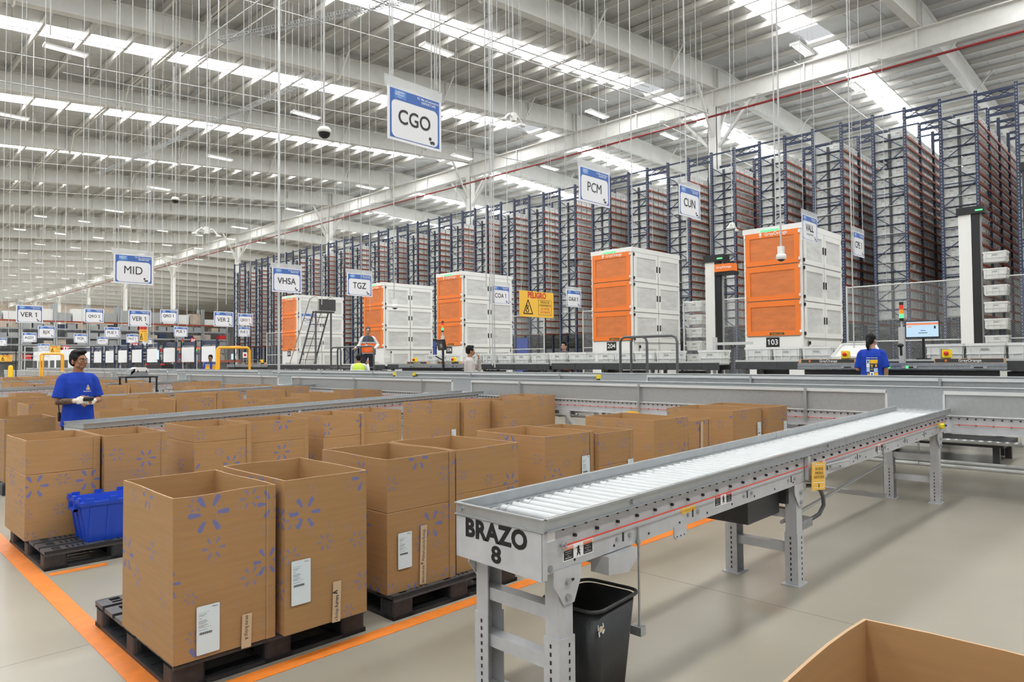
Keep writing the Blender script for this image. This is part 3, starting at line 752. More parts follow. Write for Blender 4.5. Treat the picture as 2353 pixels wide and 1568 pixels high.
dark_conveyor(7.4, 12.2, 13.9, 14.5, 1.40, 'dark framed tote conveyor in front of the 204 cabinet')
dark_conveyor(12.3, 19.6, 13.9, 14.5, 1.38, 'dark framed tote conveyor behind the worker in the pale sweater')
dark_conveyor(19.8, 31.8, 13.9, 14.5, 1.36, 'dark framed tote conveyor below the rolling ladder', 6)
for i, (y, lab) in enumerate([(1.95, 'light grey tote at the right end of the belt behind the woman'), (2.55, 'light grey tote second from the right end of the belt'), (3.15, 'large grey tote standing right of the woman on the belt'),
        (5.35, 'light grey tote on the belt just left of the woman'), (5.95, 'light grey tote between the yellow stop box and the 103 cabinet'), (6.55, 'light grey tote in front of the 103 number plate'), (7.65, 'light grey tote at the left foot of the 103 cabinet'),
        (8.75, 'grey tote by the handrail below the 204 cabinet'), (9.35, 'grey tote partly behind the dark handrail'), (9.95, 'light grey tote nearest left of the handrail'), (10.5, 'light grey tote below the number 204'), (12.08, 'light grey tote in front of the man with glasses'), (11.4, 'light grey tote left of the number 204'),
        (12.75, 'light grey tote at the right end of the tote row below PELIGRO'), (13.4, 'second grey tote from the right below PELIGRO'), (14.05, 'third grey tote from the right below PELIGRO'), (14.7, 'fourth grey tote from the right below PELIGRO'), (15.35, 'grey tote right of the worker in the pale sweater'), (16.7, 'grey tote left of the worker in the pale sweater'), (17.4, 'grey tote below the black touch screen')]):
    tote(14.2, y, 1.42 if y < 7.2 else 1.38, lab, 'totes on the picking belts')
def station(y0, L, lab, wood, tail=True):
    t = thing('picking_station', lab, 'picking station', (12.6, y0, 0)); z = 1.30
    g = MB(); g.box(0, .06, 0, L, z - .0, z + .10); g.box(-.01, 0, 0, L, z - .005, z + .01); g.box(-.01, 0, 0, L, z + .05, z + .06); g.build('front_rail', 'galvdark', t)
    for a, b in wood:
        g = MB(); g.box(.0, .10, a, b, z + .10, z + .17); o = g.build('wood_trim', 'wood', t)
        m_ = (a + b) / 2; g = MB(); g.box(-.006, .0, m_ - .45, m_ + .45, z + .108, z + .162); g.mesh(text_me('GreyOrange', .01), TX(-.008, m_ - .02, z + .135, .06), 1)
        g.cyl((-.006, m_ + .30, z + .135), (-.009, m_ + .30, z + .135), .02, 8, m=2); g.build('name_strip', ['darkgrey', 'whitetext', 'orange'], o, 'dark strip with white GreyOrange lettering')
    g = MB(); g.box(.06, 1.25, .1, L - .1, z - .3, z - .22); g.box(.06, .1, .1, L - .1, z - .62, z - .02); g.build('bed_panel', 'black', t)
    n = int(L / .95)
    for k in range(n):
        yy = .35 + k * .95; g = MB(); g.box(-.03, -.01, yy - .11, yy + .11, z + .012, z + .048); g.box(-.035, -.03, yy - .06, yy + .06, z + .02, z + .04, 1); g.build('pick_light', ['metalwire', 'black'], t)
    for yy in (.12, L * .5, L - .12):
        g = MB(); g.box(.08, .18, yy - .05, yy + .05, .0, z - .2); g.build('leg', 'black', t)
    return t
S1 = station(2.03, 3.12, 'picking station behind the woman with two wooden GreyOrange strips', [(.02, .95), (2.1, 3.1)])
S2 = station(14.3, 2.9, 'picking station right of the worker in the pale sweater with a wooden GreyOrange strip', [(.1, 1.1), (1.5, 2.5)])
S3 = station(25.8, 3.6, 'picking station near the amber railing with a wooden strip', [(.1, 1.1), (1.5, 2.5)])
g = MB(); g.box(12.56, 12.59, 3.62, 3.66, 1.31, 1.35); g.box(12.56, 12.59, 3.34, 3.38, 1.31, 1.35); g.v = [tuple(Vector(q) - Vector((12.6, 2.03, 0))) for q in g.v]; g.build('green_indicator', 'ledgreen', S1, 'small green light')
def estop(x, y, z, lab):
    t = thing('emergency_stop', lab, 'stop button', (x, y, z), 0, 'yellow emergency stop boxes')
    g = MB(); g.prism(rrect(.13, .13, .02), lambda u, v, q: (q, u, v + .07), -.05, .03); g.build('box', 'estop', t)
    g = MB(); g.cyl((-.05, 0, .075), (-.085, 0, .075), .032, 12); g.ell((-.085, 0, .075), (.012, .034, .034), 10, 6); g.build('button', 'red', t)
    g = MB(); g.box(.03, .05, -.04, .09, -.07, .13); g.build('bracket', 'black', t)
estop(12.62, 4.32, 1.475, 'yellow emergency stop box left of the woman on the picking station')
estop(12.62, 2.80, 1.475, 'yellow emergency stop box right of the woman on the picking station')
estop(12.62, 14.65, 1.45, 'yellow emergency stop box nearest the worker in the pale sweater')
estop(12.62, 16.4, 1.45, 'yellow emergency stop box left of the worker in the pale sweater')
estop(12.62, 26.2, 1.45, 'yellow emergency stop box near the amber railing')
def monitor(x, y, z, w_, h_, lab, style, tilt=0):
    t = thing('monitor', lab, 'computer screen', (x, y, z), tilt)
    g = MB(); g.box(0, .04, -w_ / 2 - .015, w_ / 2 + .015, -h_ / 2 - .02, h_ / 2 + .015); g.build('case', 'black', t)
    g = MB(); g.box(-.003, 0, -w_ / 2, w_ / 2, -h_ / 2, h_ / 2)
    if style == 'go':
        g.box(-.005, -.003, -w_ / 2, w_ / 2, h_ * .28, h_ * .42, 1); g.box(-.005, -.003, -w_ * .1, w_ * .05, -h_ * .12, -h_ * .06, 2); g.box(-.005, -.003, -w_ * .16, w_ * .12, -h_ * .26, -h_ * .22, 3); g.box(-.005, -.003, -w_ * .42, -w_ * .36, h_ * .02, h_ * .2, 3)
        g.box(-.005, -.003, w_ * .34, w_ * .44, h_ * .14, h_ * .2, 1)
    g.build('screen', ['screen', 'screenorange', 'screenblue', 'darkgrey'], t, 'lit pale blue screen')
    g = MB(); g.cyl((.04, 0, -.05), (.1, 0, -.1), .02, 8); g.cyl((.1, 0, -.1), (.1, 0, -h_ / 2 - .35), .02, 8); g.box(.04, .16, -.1, .1, -h_ / 2 - .37, -h_ / 2 - .35); g.build('arm', 'black', t)
    return t
monitor(12.85, 3.2, 1.95, .46, .25, 'lit computer screen with an orange bar, right of the woman', 'go', .12)
def stack_light(x, y, z, lab, tall=1.0, on='ledgreen'):
    t = thing('stack_light', lab, 'signal light', (x, y, z))
    g = MB(); g.cyl((0, 0, -tall), (0, 0, 0), .015, 8); g.box(-.03, .03, -.045, .045, -tall, -.12); g.build('pole', 'pipe', t)
    for i, (m_, n_) in enumerate((('ledgreen', 'green_lens'), ('ledamber', 'amber_lens'), ('ledred', 'red_lens'))):
        g = MB(); g.cyl((0, 0, .03 + i * .075), (0, 0, .10 + i * .075), .034, 12); g.build(n_, m_, t)
    g = MB(); g.cyl((0, 0, -.02), (0, 0, .03), .034, 12); g.cyl((0, 0, .255), (0, 0, .30), .034, 12); g.build('cap', 'black', t)
stack_light(12.95, 3.53, 2.12, 'red, amber and green signal tower beside the computer screen with the orange bar', .82)
stack_light(13.0, 15.6, 2.34, 'red, amber and green signal tower beside the 104 cabinet', .95)
stack_light(14.5, 39.5, 2.5, 'signal tower with a green lamp near the leftmost racks', 2.5)
stack_light(13.2, 34.2, 2.0, 'short signal tower left of the leftmost tower', 2.0)
def big_screen():
    t = thing('operator_terminal', 'tilted black touch terminal on a pole left of the worker in the pale sweater', 'computer screen', (12.5, 15.1, 0), -.25)
    g = MB(); T = Matrix.Translation((0, 0, 1.93)) @ Matrix.Rotation(-.22, 4, 'Y'); g.T = T
    g.box(0, .07, -.22, .22, -.15, .15); g.build('case', 'black', t)
    g = MB(); g.T = T; g.box(-.004, 0, -.18, .18, -.12, .10); g.box(-.006, -.004, -.12, .02, -.07, .03, 1); g.build('screen', ['darkgrey', 'fargrey'], t)
    g = MB(); g.cyl((.08, 0, 0), (.08, 0, 1.85), .03, 8); g.bar((.08, 0, 1.5), (-.05, .2, 1.62), .03); g.build('stand', 'black', t)
big_screen()
def handrail(x, pts, z0, z1, lab, m='rail', axis='y', r=.028):
    """bent tube hoops, each a pair of posts joined by a top rail"""
    t = thing('handrail', lab, 'handrail', (x, pts[0][0], 0) if axis == 'y' else (pts[0][0], x, 0)); o_ = pts[0][0]
    for (a, b) in pts:
        a -= o_; b -= o_; s = .12 if b > a else -.12
        P = [(a, z0), (a, z1 - .12), (a + s * .3, z1 - .035), (a + s, z1), (b - s, z1), (b - s * .3, z1 - .035), (b, z1 - .12), (b, z0)]
        g = MB(); g.tube([(0, u, v) if axis == 'y' else (u, 0, v) for u, v in P], r, 8); o = g.build('hoop', m, t)
        g = MB(); zz = z0 + (z1 - z0) * .45; g.cyl((0, a, zz) if axis == 'y' else (a, 0, zz), (0, b, zz) if axis == 'y' else (b, 0, zz), r * .7, 8); g.build('mid_rail', m, o)
    return t
handrail(12.4, [(7.5, 8.62), (8.22, 8.9)], .0, 1.97, 'dark grey tube handrail in front of the 204 cabinet')
handrail(12.4, [(18.2, 20.3), (20.1, 20.7)], .75, 1.96, 'dark grey tube handrail the supervisor leans on')
def platform(x0, x1, y0, y1, z, lab):
    t = thing('work_platform', lab, 'platform', (x0, y0, 0)); g = MB(); g.box(0, x1 - x0, 0, y1 - y0, z - .06, z); g.build('deck', 'black', t)  # black deck colour stands in for the shadow band beneath the main line
    for a in (.1, x1 - x0 - .1):
        for b in (.1, y1 - y0 - .1): g = MB(); g.box(a - .04, a + .04, b - .04, b + .04, 0, z - .06); g.build('leg', 'darkgrey', t)
platform(11.45, 12.5, 1.9, 5.3, .30, 'low steel platform the woman stands on')
platform(12.2, 13.8, 17.6, 21.2, .75, 'steel platform the supervisor stands on')
platform(11.7, 12.5, 13.2, 16.8, .30, 'low steel platform near the worker in the pale sweater')
# bag-like tray and scanner by the woman
t = thing('sorting_tray', 'white sloping tray half hidden by the woman', 'tray', (13.0, 4.28, 1.5))
g = MB(); g.prism([(-.38, .0), (.38, .0), (.24, .22), (-.24, .22)][::1], lambda u, v, q: (q + v * .5, u * 1.0, v), 0, .02); g.build('tray_back', 'tote', t)
g = MB()
for p, q in (((-.0, -.42, 0), (.12, -.26, .24)), ((0, .42, 0), (.12, .26, .24)), ((0, -.42, 0), (0, .42, 0)), ((.12, -.26, .24), (.12, .26, .24))): g.bar(p, q, .035)
g.build('tray_rim', 'white', t)
t = thing('barcode_scanner', 'black handheld scanner in its holder right of the woman', 'scanner', (12.75, 3.5, 1.66))
g = MB(); g.ell((0, 0, .03), (.06, .05, .035), 12, 8); g.build('scanner_head', 'black', t); g = MB(); g.cyl((.02, 0, .02), (.03, 0, -.14), .02, 8); g.build('stem', 'black', t)
# sensor arm by cabinet 103 and the grey guard box left of it
t = thing('sensor_boom', 'aluminium arm with cables across the foot of the 103 cabinet', 'machine arm', (14.7, 7.9, 0))
g = MB(); g.box(-.04, .04, -.04, .04, 0, 1.98); g.build('post', 'pipe', t); g = MB(); g.box(-.03, .03, -.9, 0, 1.80, 1.86); g.build('beam', 'pipe', t)
g = MB(); g.tube([(0, -.45, 1.86), (0, -.5, 1.76), (0, -.42, 1.72), (0, -.38, 1.83)], .012, 6); g.build('cable', 'black', t)
# grey cabinets under the stations
for i, (y, lab) in enumerate(((3.1, 'white control box under the belt right of the woman'), (5.1, 'white control box under the belt left of the woman'), (5.9, 'white control box at the left end of the station with red indicator buttons'))):
    t = thing('control_box', lab, 'control box', (13.1, y, 0)); g = MB(); g.box(0, .4, 0, .55, 0, .98); g.build('case', 'cabwhite', t)
    g = MB(); g.box(-.004, 0, .05, .2, .75, .93); g.build('vent', 'galvdark', t)
# rolling ladder
t = thing('rolling_ladder', 'dark rolling stair ladder leaning past the leftmost tower', 'ladder', (15.6, 27.2, 0))
for s in (0, .75):
    g = MB(); g.bar((s, 2.2, .1), (s, 0.3, 3.7), .05); g.bar((s, 0.1, 0.1), (s, .1, 3.7), .06); g.build('side_rail', 'rail', t)
    g = MB(); g.tube([(s, 2.4, 1.0), (s, 2.35, 1.5), (s, .6, 4.25), (s, .1, 4.35), (s, -.1, 4.2), (s, -.1, 3.7)], .022, 6); g.build('handrail', 'farbeige', t)
for i in range(11):
    z = .35 + i * .31; y = 2.2 - 1.9 * (z - .1) / 3.6; g = MB(); g.box(.0, .75, y - .1, y + .12, z - .02, z); g.build('step', 'darkgrey', t)
g = MB(); g.box(0, .75, -.2, .3, 3.62, 3.68); g.box(-.02, .77, -.25, -.2, 3.7, 4.2); g.build('top_platform', 'darkgrey', t)
# ================================================================ roller conveyor arms and the guarded main lines
def make_arm(L=6.35, W=.50, slope=.0142):
    t = thing('roller_conveyor', 'x', 'roller conveyor', (2.1, 1.9, 0))
    S = Matrix.Identity(4); S[2][0] = slope
    def mb(): g = MB(); g.T = S; return g
    for s, y in (('a', 0), ('b', W)):
        d = 1 if y == 0 else -1; g = mb()
        g.box(0.01, L, y, y + d * .012, .625, .80); g.box(0.01, L, y + d * .0125, y + d * .045, .625, .635); g.box(.01, L, y + d * .0125, y + d * .03, .79, .80)
        if y == 0:
            n = int(L / .0765)
            for k in range(n):
                x = .12 + k * .0765; g.cyl((x, 0, .794), (x, -.010, .794), .0055, 6, m=1)
                if k % 2: g.cyl((x, 0, .755), (x, -.014, .755), .0075, 6, m=1)

            for k in range(int(L / .62)):
                x = .55 + k * .62
                for dx, r in ((-.05, .009), (.05, .011)): g.cyl((x + dx, 0, .675), (x + dx, -.01, .675), r, 8, m=2)
                g.box(x - .006, x + .006, -.002, 0, .655, .695, 1)
            for k in range(int(L / .28)): x = .2 + k * .28; g.cyl((x, -.003, .650), (x, 0, .650), .006, 6, m=1)
        o = g.build('side_frame', ['frame', 'black', 'galv'], t)
    for y in (0, W):
        g = mb(); d = -1 if y == 0 else 1
        g.box(.0, L + .12, y - .004 + d * .012, y + .004 + d * .012, .803, .858); g.box(0, L + .12, y - .016 + (.004 if y else -.012), y + .016 + (.012 if y else -.004), .803, .808); g.box(0, L + .12, min(y + d * .004, y + d * .026), max(y + d * .004, y + d * .026), .850, .858)
        g.cyl((.6, y + d * .016, .83), (.6, y + d * .03, .83), .011, 8); g.cyl((3.0, y + d * .016, .83), (3.0, y + d * .03, .83), .011, 8); g.box(3.35, 3.356, y + d * .012 - .006, y + d * .012 + .006, .80, .862)
        g.build('guard_rail', 'galv', t)
    g = mb(); g.box(-.012, .0, -.02, W + .02, .803, .858); g.box(-.02, .02, -.02, W + .02, .803, .808); g.box(-.02, -.0, -.02, W + .02, .852, .858); g.cyl((-.012, W - .02, .83), (-.022, W - .02, .83), .01, 8); g.build('end_guard', 'galv', t)
    g = mb(); g.prism([(-.012, .605), (W + .012, .618), (W + .012, .80), (-.012, .80)], lambda u, v, q: (q, u, v), -.014, -.004); g.box(-.014, .01, W + .008, W + .014, .62, .8); g.box(-.014, .012, -.014, -.006, .61, .8); o = g.build('end_plate', 'frame', t)
    n = int((L - .3) / .0765)
    for k in range(n):
        x = .24 + k * .0765
        if k < 96:
            g = mb(); g.cyl((x, .014, .787), (x, W - .014, .787), .0245, 10, cap=False)
            if k % 2 == 0: g.cyl((x, W - .075, .787), (x, W - .055, .787), .0262, 10, m=1)
            g.cyl((x, W - .03, .787), (x, W - .012, .787), .0258, 10, m=1)
            g.build('roller', ['roller', 'galvdull'], t)
    g = mb(); g.box(.05, L, .015, W - .015, .66, .67); g.build('under_pan', 'galvdull', t)
    g = mb(); g.tube([(.10, -.022, .728), (.14, -.022, .730), (L * .5, -.022, .736), (L - .1, -.022, .738)], .0035, 6); g.build('pull_cord', 'cord', t)
    g = mb(); g.cyl((.11, 0, .729), (.11, -.03, .729), .006, 8); pts = [(.11 + .014 * math.cos(a), -.022, .729 + .018 * math.sin(a)) for a in [i * PI / 5 for i in range(11)]]; g.tube(pts, .003, 6); g.build('cord_eye_bolt', 'galv', t)
    # legs
    for lx in (.14, 2.53, 6.05):
        zt = .63 + slope * lx
        for y, d in ((.0, 1), (W, -1)):
            g = MB(); x0, x1 = lx - .045, lx + .045
            g.box(x0, x1, y, y + d * .008, .009, zt - .02); g.box(x0, x0 + .006, y + d * .0085, y + d * .075, .33, zt - .02); g.box(x1 - .006, x1, y + d * .0085, y + d * .075, .33, zt - .02)
            g.box(x0 - .006, x1 + .006, y - d * .006, y - d * .0005, .009, .345); g.box(x0 - .006, x0 - .0005, y, y + d * .08, .009, .345); g.box(x1 + .0005, x1 + .006, y, y + d * .08, .009, .345)
            g.box(x0 - .03, x1 + .03, y - d * .02, y + d * .10, 0, .008)
            for k in range(9): g.box(x0 - .0085, x0 - .005, y + d * .036, y + d * .044, .03 + k * .034, .046 + k * .034, 1); g.box(lx + .010, lx + .017, y - d * .0085, y - d * .005, .03 + k * .034, .046 + k * .034, 1)
            g.build('leg', ['frame', 'black'], t)
            g = MB(); g.prism([(lx - .085, zt), (lx + .095, zt), (lx + .095, zt - .045), (lx + .045, zt - .15), (lx - .02, zt - .15), (lx - .085, zt - .06)], lambda u, v, q: (u, q, v), y - d * .010, y - d * .004)
            for u, v in ((.0, -.055), (.0, -.12)): g.cyl((lx + u, y - d * .01, zt + v), (lx + u, y - d * .024, zt + v), .014, 8, m=1)
            g.prism(rrect(.03, .012, .006, 3), lambda u, v, q: (lx + .03 + u, q, zt - .055 + v), y - d * .0115, y - d * .010, 2)
            g.build('leg_bracket', ['frame', 'galv', 'black'], t)
        for z in (.435, .225) if lx < 1 else (.463, .235):
            g = MB(); g.box(lx - .03, lx + .035, .01, W - .01, z - .028, z + .028); g.build('cross_bar', 'frame', t)
    # trapeze hangers with thin rods
    for x, zb in ((.66, .22), (4.25, .27)):
        g = mb()
        for y in (-.01, W + .01): g.cyl((x, y, zb), (x, y, .70), .006, 6); g.cyl((x, y, .62), (x, y, .64), .012, 6)
        g.build('hanger_rod', 'galv', t); g = mb(); g.box(x - .02, x + .02, -.03 if zb > .25 else W - .05, W + .03, zb - .01, zb + .025); (zb < .25) and g.box(x - .02, x + .02, -.03, .03, zb - .02, zb + .02); g.build('hanger_channel', 'galv', t)
    # drive: motor, gearbox, junction box, conduit
    g = mb(); g.box(2.0, 2.45, .10, W - .06, .44, .60); g.box(2.45, 2.72, .05, .30, .50, .60); g.build('drive_motor', 'darkgrey', t)
    g = mb(); g.box(.42, .60, .05, .42, .57, .63); g.prism([(.40, .54), (.55, .52), (.62, .57), (.62, .62), (.4, .62)], lambda u, v, q: (u, q, v), -.03, .07); g.build('belt_return_cover', 'frame', t)
    g = mb(); g.prism([(.98, .635), (1.10, .635), (1.10, .585), (1.07, .57), (1.0, .57), (.98, .59)], lambda u, v, q: (u, q, v), -.006, .0)
    for u in (1.005, 1.04, 1.075): g.cyl((u, -.0062, .585), (u, -.008, .585), .004, 6, m=1)
    g.build('cable_bracket', ['frame', 'black'], t)
    g = mb(); g.tube([(2.62, .03, .60), (2.74, .0, .585), (2.84, -.02, .545), (2.89, -.02, .49), (2.90, -.02, .43), (2.87, 0, .37), (2.81, .04, .335), (2.78, .06, .33)], .014, 8); g.build('flexible_conduit', 'rail', t)
    g = mb(); g.box(2.62, 2.80, .02, .12, .30, .36); g.build('junction_box', 'galvdark', t)
    g = mb(); g.cyl((2.6, .15, .34), (5.3, .32, .38), .013, 8); g.build('long_conduit', 'pipe', t)
    g = mb(); g.box(2.62, 2.66, -.03, -.005, .64, .80); g.box(2.66, 2.95, -.03, .0, .62, .665); g.cyl((2.95, -.02, .70), (3.35, -.04, .69), .008, 6)
    for u in (2.74, 2.88): g.cyl((u, -.03, .642), (u, -.042, .642), .014, 8, m=1)
    g.build('splice_bracket', ['frame', 'galv'], t)
    g = mb(); g.prism(rrect(.09, .05, .015), lambda u, v, q: (L - .38 + u, q, .715 + v), -.07, -.025); g.cyl((L - .36, -.07, .72), (L - .36, -.085, .72), .012, 8, m=1); g.cyl((L - .44, -.045, .715), (L - .5, -.03, .715), .006, 6, m=2); g.build('cord_switch', ['estop', 'bluepanel', 'galv'], t)
    return t, mb
arm8, mbf = make_arm()
arm8['label'] = 'grey roller conveyor arm marked BRAZO 8, nearest to the camera, running towards the main line'
arm8['group'] = 'roller conveyor arms'
others = []
for i, (x, y, rz, lab) in enumerate([(2.1, 8.45, .105, 'roller conveyor arm whose end guard reaches the worker in the blue T-shirt'), (2.2, 14.3, .13, 'roller conveyor arm passing behind the worker in the blue T-shirt, next after his own'),
                                     (2.1, 21.2, .13, 'roller conveyor arm seen as a thin line behind the second far row of cartons'), (2.1, 28.5, .12, 'farthest roller conveyor arm, a thin grey line among the far cartons')]):
    others.append(dup(arm8, (x, y, 0), rz, lab))
# details that only the near arm shows
def plate(name, t, mats, fn, lab=None):
    g = mbf(); fn(g); return g.build(name, mats, t, lab)
ep = [c_ for c_ in arm8.children if c_.name.startswith('end_plate')][0]
def f_(g): S = g.T; g.T = None; g.mesh(text_me('BRAZO', .045, 1.05), S @ TX(-.0152, .262, .752, .112, .108)); g.mesh(text_me('8', .035), S @ TX(-.0152, .255, .664, .12, .098))
plate('lettering', ep, 'blacktext', f_, 'black lettering BRAZO 8')
def warn(x, z, word, icon):
    def f_(g):
        S = g.T; w_, h_ = .20, .062
        g.box(x, x + w_, -.0016, 0, z, z + h_, 0)
        for a in (x + .004, x + .134):
            g.box(a, a + .062, -.0022, -.0016, z + .004, z + h_ * .70, 1); g.box(a, a + .062, -.0022, -.0016, z + h_ * .72, z + h_ - .004, 2)
        g.T = None; Tn = lambda xx, zz, s: S @ TY(xx, -.0028, zz, s)
        for a, wd in ((x + .035, word[0]), (x + .165, word[1])): g.mesh(text_me(wd, .01), Tn(a, z + h_ * .85, .0088 if len(wd) > 8 else .0115), 3)
        for a, l in ((x + .033, ('Moving equipment', 'can cause severe', 'injury.')), (x + .163, ('Riesgo de', 'atrapamiento por', 'rodillos.'))):
            for k, s_ in enumerate(l): g.mesh(text_me(s_), Tn(a, z + h_ * .60 - k * .009, .0055), 3)
        g.mesh(text_me('KEEP AWAY!', .01), Tn(x + .033, z + .011, .0075), 3); g.mesh(text_me('NO SE ACERQUE', .0), Tn(x + .165, z + .011, .0062), 3)
        for k, (u, v, r) in enumerate(((.1, .042, .006), (.1, .030, .008), (.094, .016, .004), (.108, .016, .004))): g.T = S; g.prism([(r * math.cos(q * PI / 5), r * 1.4 * math.sin(q * PI / 5)) for q in range(10)], lambda a, b, q: (x + u + a, q, z + v + b), -.0026, -.0016, 1)
        for p, q in (((.1, .034), (.086, .044)), ((.1, .034), (.115, .026)), ((.1, .022), (.090, .006)), ((.1, .022), (.112, .006))): g.bar((x + p[0], -.0026, z + p[1]), (x + q[0], -.0026, z + q[1]), .0006, .003, 1)
    return f_
plate('warning_label', arm8, ['whitetext', 'black', 'warnorange', 'whitetext'], warn(.125, .655, ('WARNING', 'ADVERTENCIA'), 0), 'black, white and orange WARNING label')
plate('warning_label', arm8, ['whitetext', 'black', 'red', 'whitetext'], warn(1.40, .665, ('DANGER', 'PELIGRO'), 1), 'black, white and red DANGER label')
plate('warning_label', arm8, ['whitetext', 'black', 'red', 'whitetext'], warn(4.07, .655, ('DANGER', 'PELIGRO'), 1), 'black, white and red DANGER label near the far end')
plate('flow_arrow', arm8, 'signyellow', lambda g: g.prism([(1.04, .702), (1.085, .726), (1.085, .712), (1.20, .712), (1.20, .688), (1.085, .688), (1.085, .678)], lambda u, v, q: (u, q, v), -.002, 0), 'yellow arrow sticker')
plate('frame_label', arm8, ['whitetext', 'galvdark'], lambda g: (g.box(.012, .075, -.0016, 0, .755, .795, 0), g.cyl((.045, -.0018, .70 - .055), (.045, -.0008, .70 - .055), .015, 12, m=1)), 'white sticker')
# yellow emergency card hanging on the cord of the near arm
t = thing('emergency_card', 'yellow card EN CASO DE EMERGENCIA JALAR ESTE CORDON on the near red cord', 'sign', (4.83, 1.842, .79), .0)
g = MB(); g.T = Matrix.Rotation(.10, 4, 'Y'); g.box(-.115, .115, -.002, .002, -.185, 0); g.build('card', 'signyellow', t)
g = MB(); g.T = Matrix.Rotation(.10, 4, 'Y'); pr = rrect(.19, .155, .02)
for k in range(len(pr)): a, b = pr[k], pr[(k + 1) % len(pr)]; g.bar((a[0], -.003, a[1] - .0925), (b[0], -.003, b[1] - .0925), .0008, .003)
g.box(-.095, .095, -.0035, -.0025, -.137, -.133); TT = g.T; g.T = None
for k, s_ in enumerate(('EN CASO DE', 'EMERGENCIA', 'JALAR ESTE CORDON')): g.mesh(text_me(s_, .0), TT @ TY(0, -.0035, -.045 - k * .027, .019 if k == 2 else .023, .026), 1)
g.T = TT; g.prism([(-.006, -.142), (.004, -.142), (.006, -.165), (.0, -.172), (-.004, -.16)], lambda u, v, q: (u, q, v), -.004, -.003, 1); g.build('printing', ['whitetext', 'blacktext'], t)
g = MB()
for u in (-.085, .085): g.box(u - .012, u + .012, -.006, .006, -.012, .012)
g.build('clip', 'clearplastic', t)

# ---------------------------------------------------------------- main lines
JG = [(1.95, 2.52), (9.5, 10.05), (16.2, 16.95), (23.1, 23.8), (30.2, 30.8), (37.2, 37.8)]
def main_line(x0, x1, zf, zr, zg, y0, y1, gapsF, lab, detail):
    t = thing('main_conveyor', lab, 'conveyor line', (x0, y0, 0)); o_ = Vector((x0, y0, 0))
    ends = [y0] + [v for a, b in gapsF for v in (a, b)] + [y1]
    for i in range(0, len(ends), 2):
        a, b = ends[i], ends[i + 1]; g = MB(o_)
        g.box(x0 - .006, x0 + .002, a, b, zr, zg); g.box(x0 - .035, x0 + .002, a, b, zg + .0005, zg + .006, 1); g.box(x0 - .035, x0 - .029, a, b, zg - .028, zg, 1); g.box(x0 - .022, x0 - .0065, a, b, zr - .012, zr, 1)
        for e_ in (a, b): g.box(x0 - .028, x0 - .0065, e_ - .01, e_ + .01, zr, zg - .03, 1)
        o = g.build('guard_panel', ['galvdull', 'galvglint'], t)
        g = MB(o_); k = a + .9
        while k < b:
            g.box(x0 - .05, x0 - .036, k - .015, k + .015, zr - .15 if detail else zr, zg + .01); k += 2.42
        g.build('panel_post', 'galv', o)
        g = MB(o_); g.box(x0, x0 + .015, a, b, zf, zr - .012); g.box(x0 - .03, x0 + .01, a, b, zf, zf + .012); 
        if detail:
            n = int((b - a) / .0765); n = min(n, 260)
            for k in range(n):
                yy = a + .04 + k * .0765; g.cyl((x0, yy, zr - .035), (x0 - .012, yy, zr - .035), .0085, 6, m=1)
                if k % 2: g.cyl((x0, yy, zr - .10), (x0 - .014, yy, zr - .10), .0085, 6, m=1)
        o2 = g.build('side_frame', ['frame', 'black'], t)
        if detail:
            g = MB(o_); g.cyl((x0 - .022, a + .1, zr - .098), (x0 - .022, b - .1, zr - .098), .0035, 6); g.build('pull_cord', 'cord', t)
    g = MB(o_); g.box(x1, x1 + .008, y0, y1, zr - .02, zg + .015); g.box(x1 - .025, x1 + .03, y0, y1, zg + .0155, zg + .022, 1); g.build('rear_guard', ['galvdull', 'galvglint'], t)
    g = MB(o_); g.box(x1 - .02, x1, y0, y1, zf, zr); g.build('rear_frame', 'frame', t)
    g = MB(o_); n = int((y1 - y0) / .0765)
    if detail:
        for k in range(min(n, 420)): yy = y0 + .04 + k * .0765; g.cyl((x0 + .02, yy, zr - .03), (x1 - .02, yy, zr - .03), .024, 6, cap=False)
    else: g.box(x0 + .02, x1 - .02, y0, y1, zr - .05, zr - .03)
    g.build('roller_bed', 'roller', t)
    k = y0 + 1.6
    while k < min(y1, 40):
        g = MB(o_)
        for xx in (x0 + .01, x1 - .05): g.box(xx, xx + .045, k - .04, k + .04, 0, zf)
        g.box(x0 + .02, x1 - .02, k - .03, k + .03, .28, .34); g.build('leg_frame', 'frame', t)
        if detail:
            g = MB(o_); g.box(x0 - .05, x0 - .04, k - .10, k + .12, zf - .07, zf + .02); g.bar((x0 - .045, k, zf - .02), (x0 - .045, k - .55, .08), .012, .05)
            for dy in (-.05, .06): g.cyl((x0 - .05, k + dy, zf - .03), (x0 - .06, k + dy, zf - .03), .012, 8)
            g.build('brace', 'frame', t)
        k += 3.05
    return t
ml1 = main_line(8.62, 9.42, .68, .872, 1.12, -3.5, 52, JG, 'galvanised main conveyor line the arms run into, nearest of the two', True)
ml2 = main_line(9.75, 10.4, .74, .95, 1.225, -3.5, 52, [(6.45, 7.43), (12.65, 13.4), (19.5, 20.4), (27, 28)], "second galvanised conveyor line just behind the nearest main line", False)
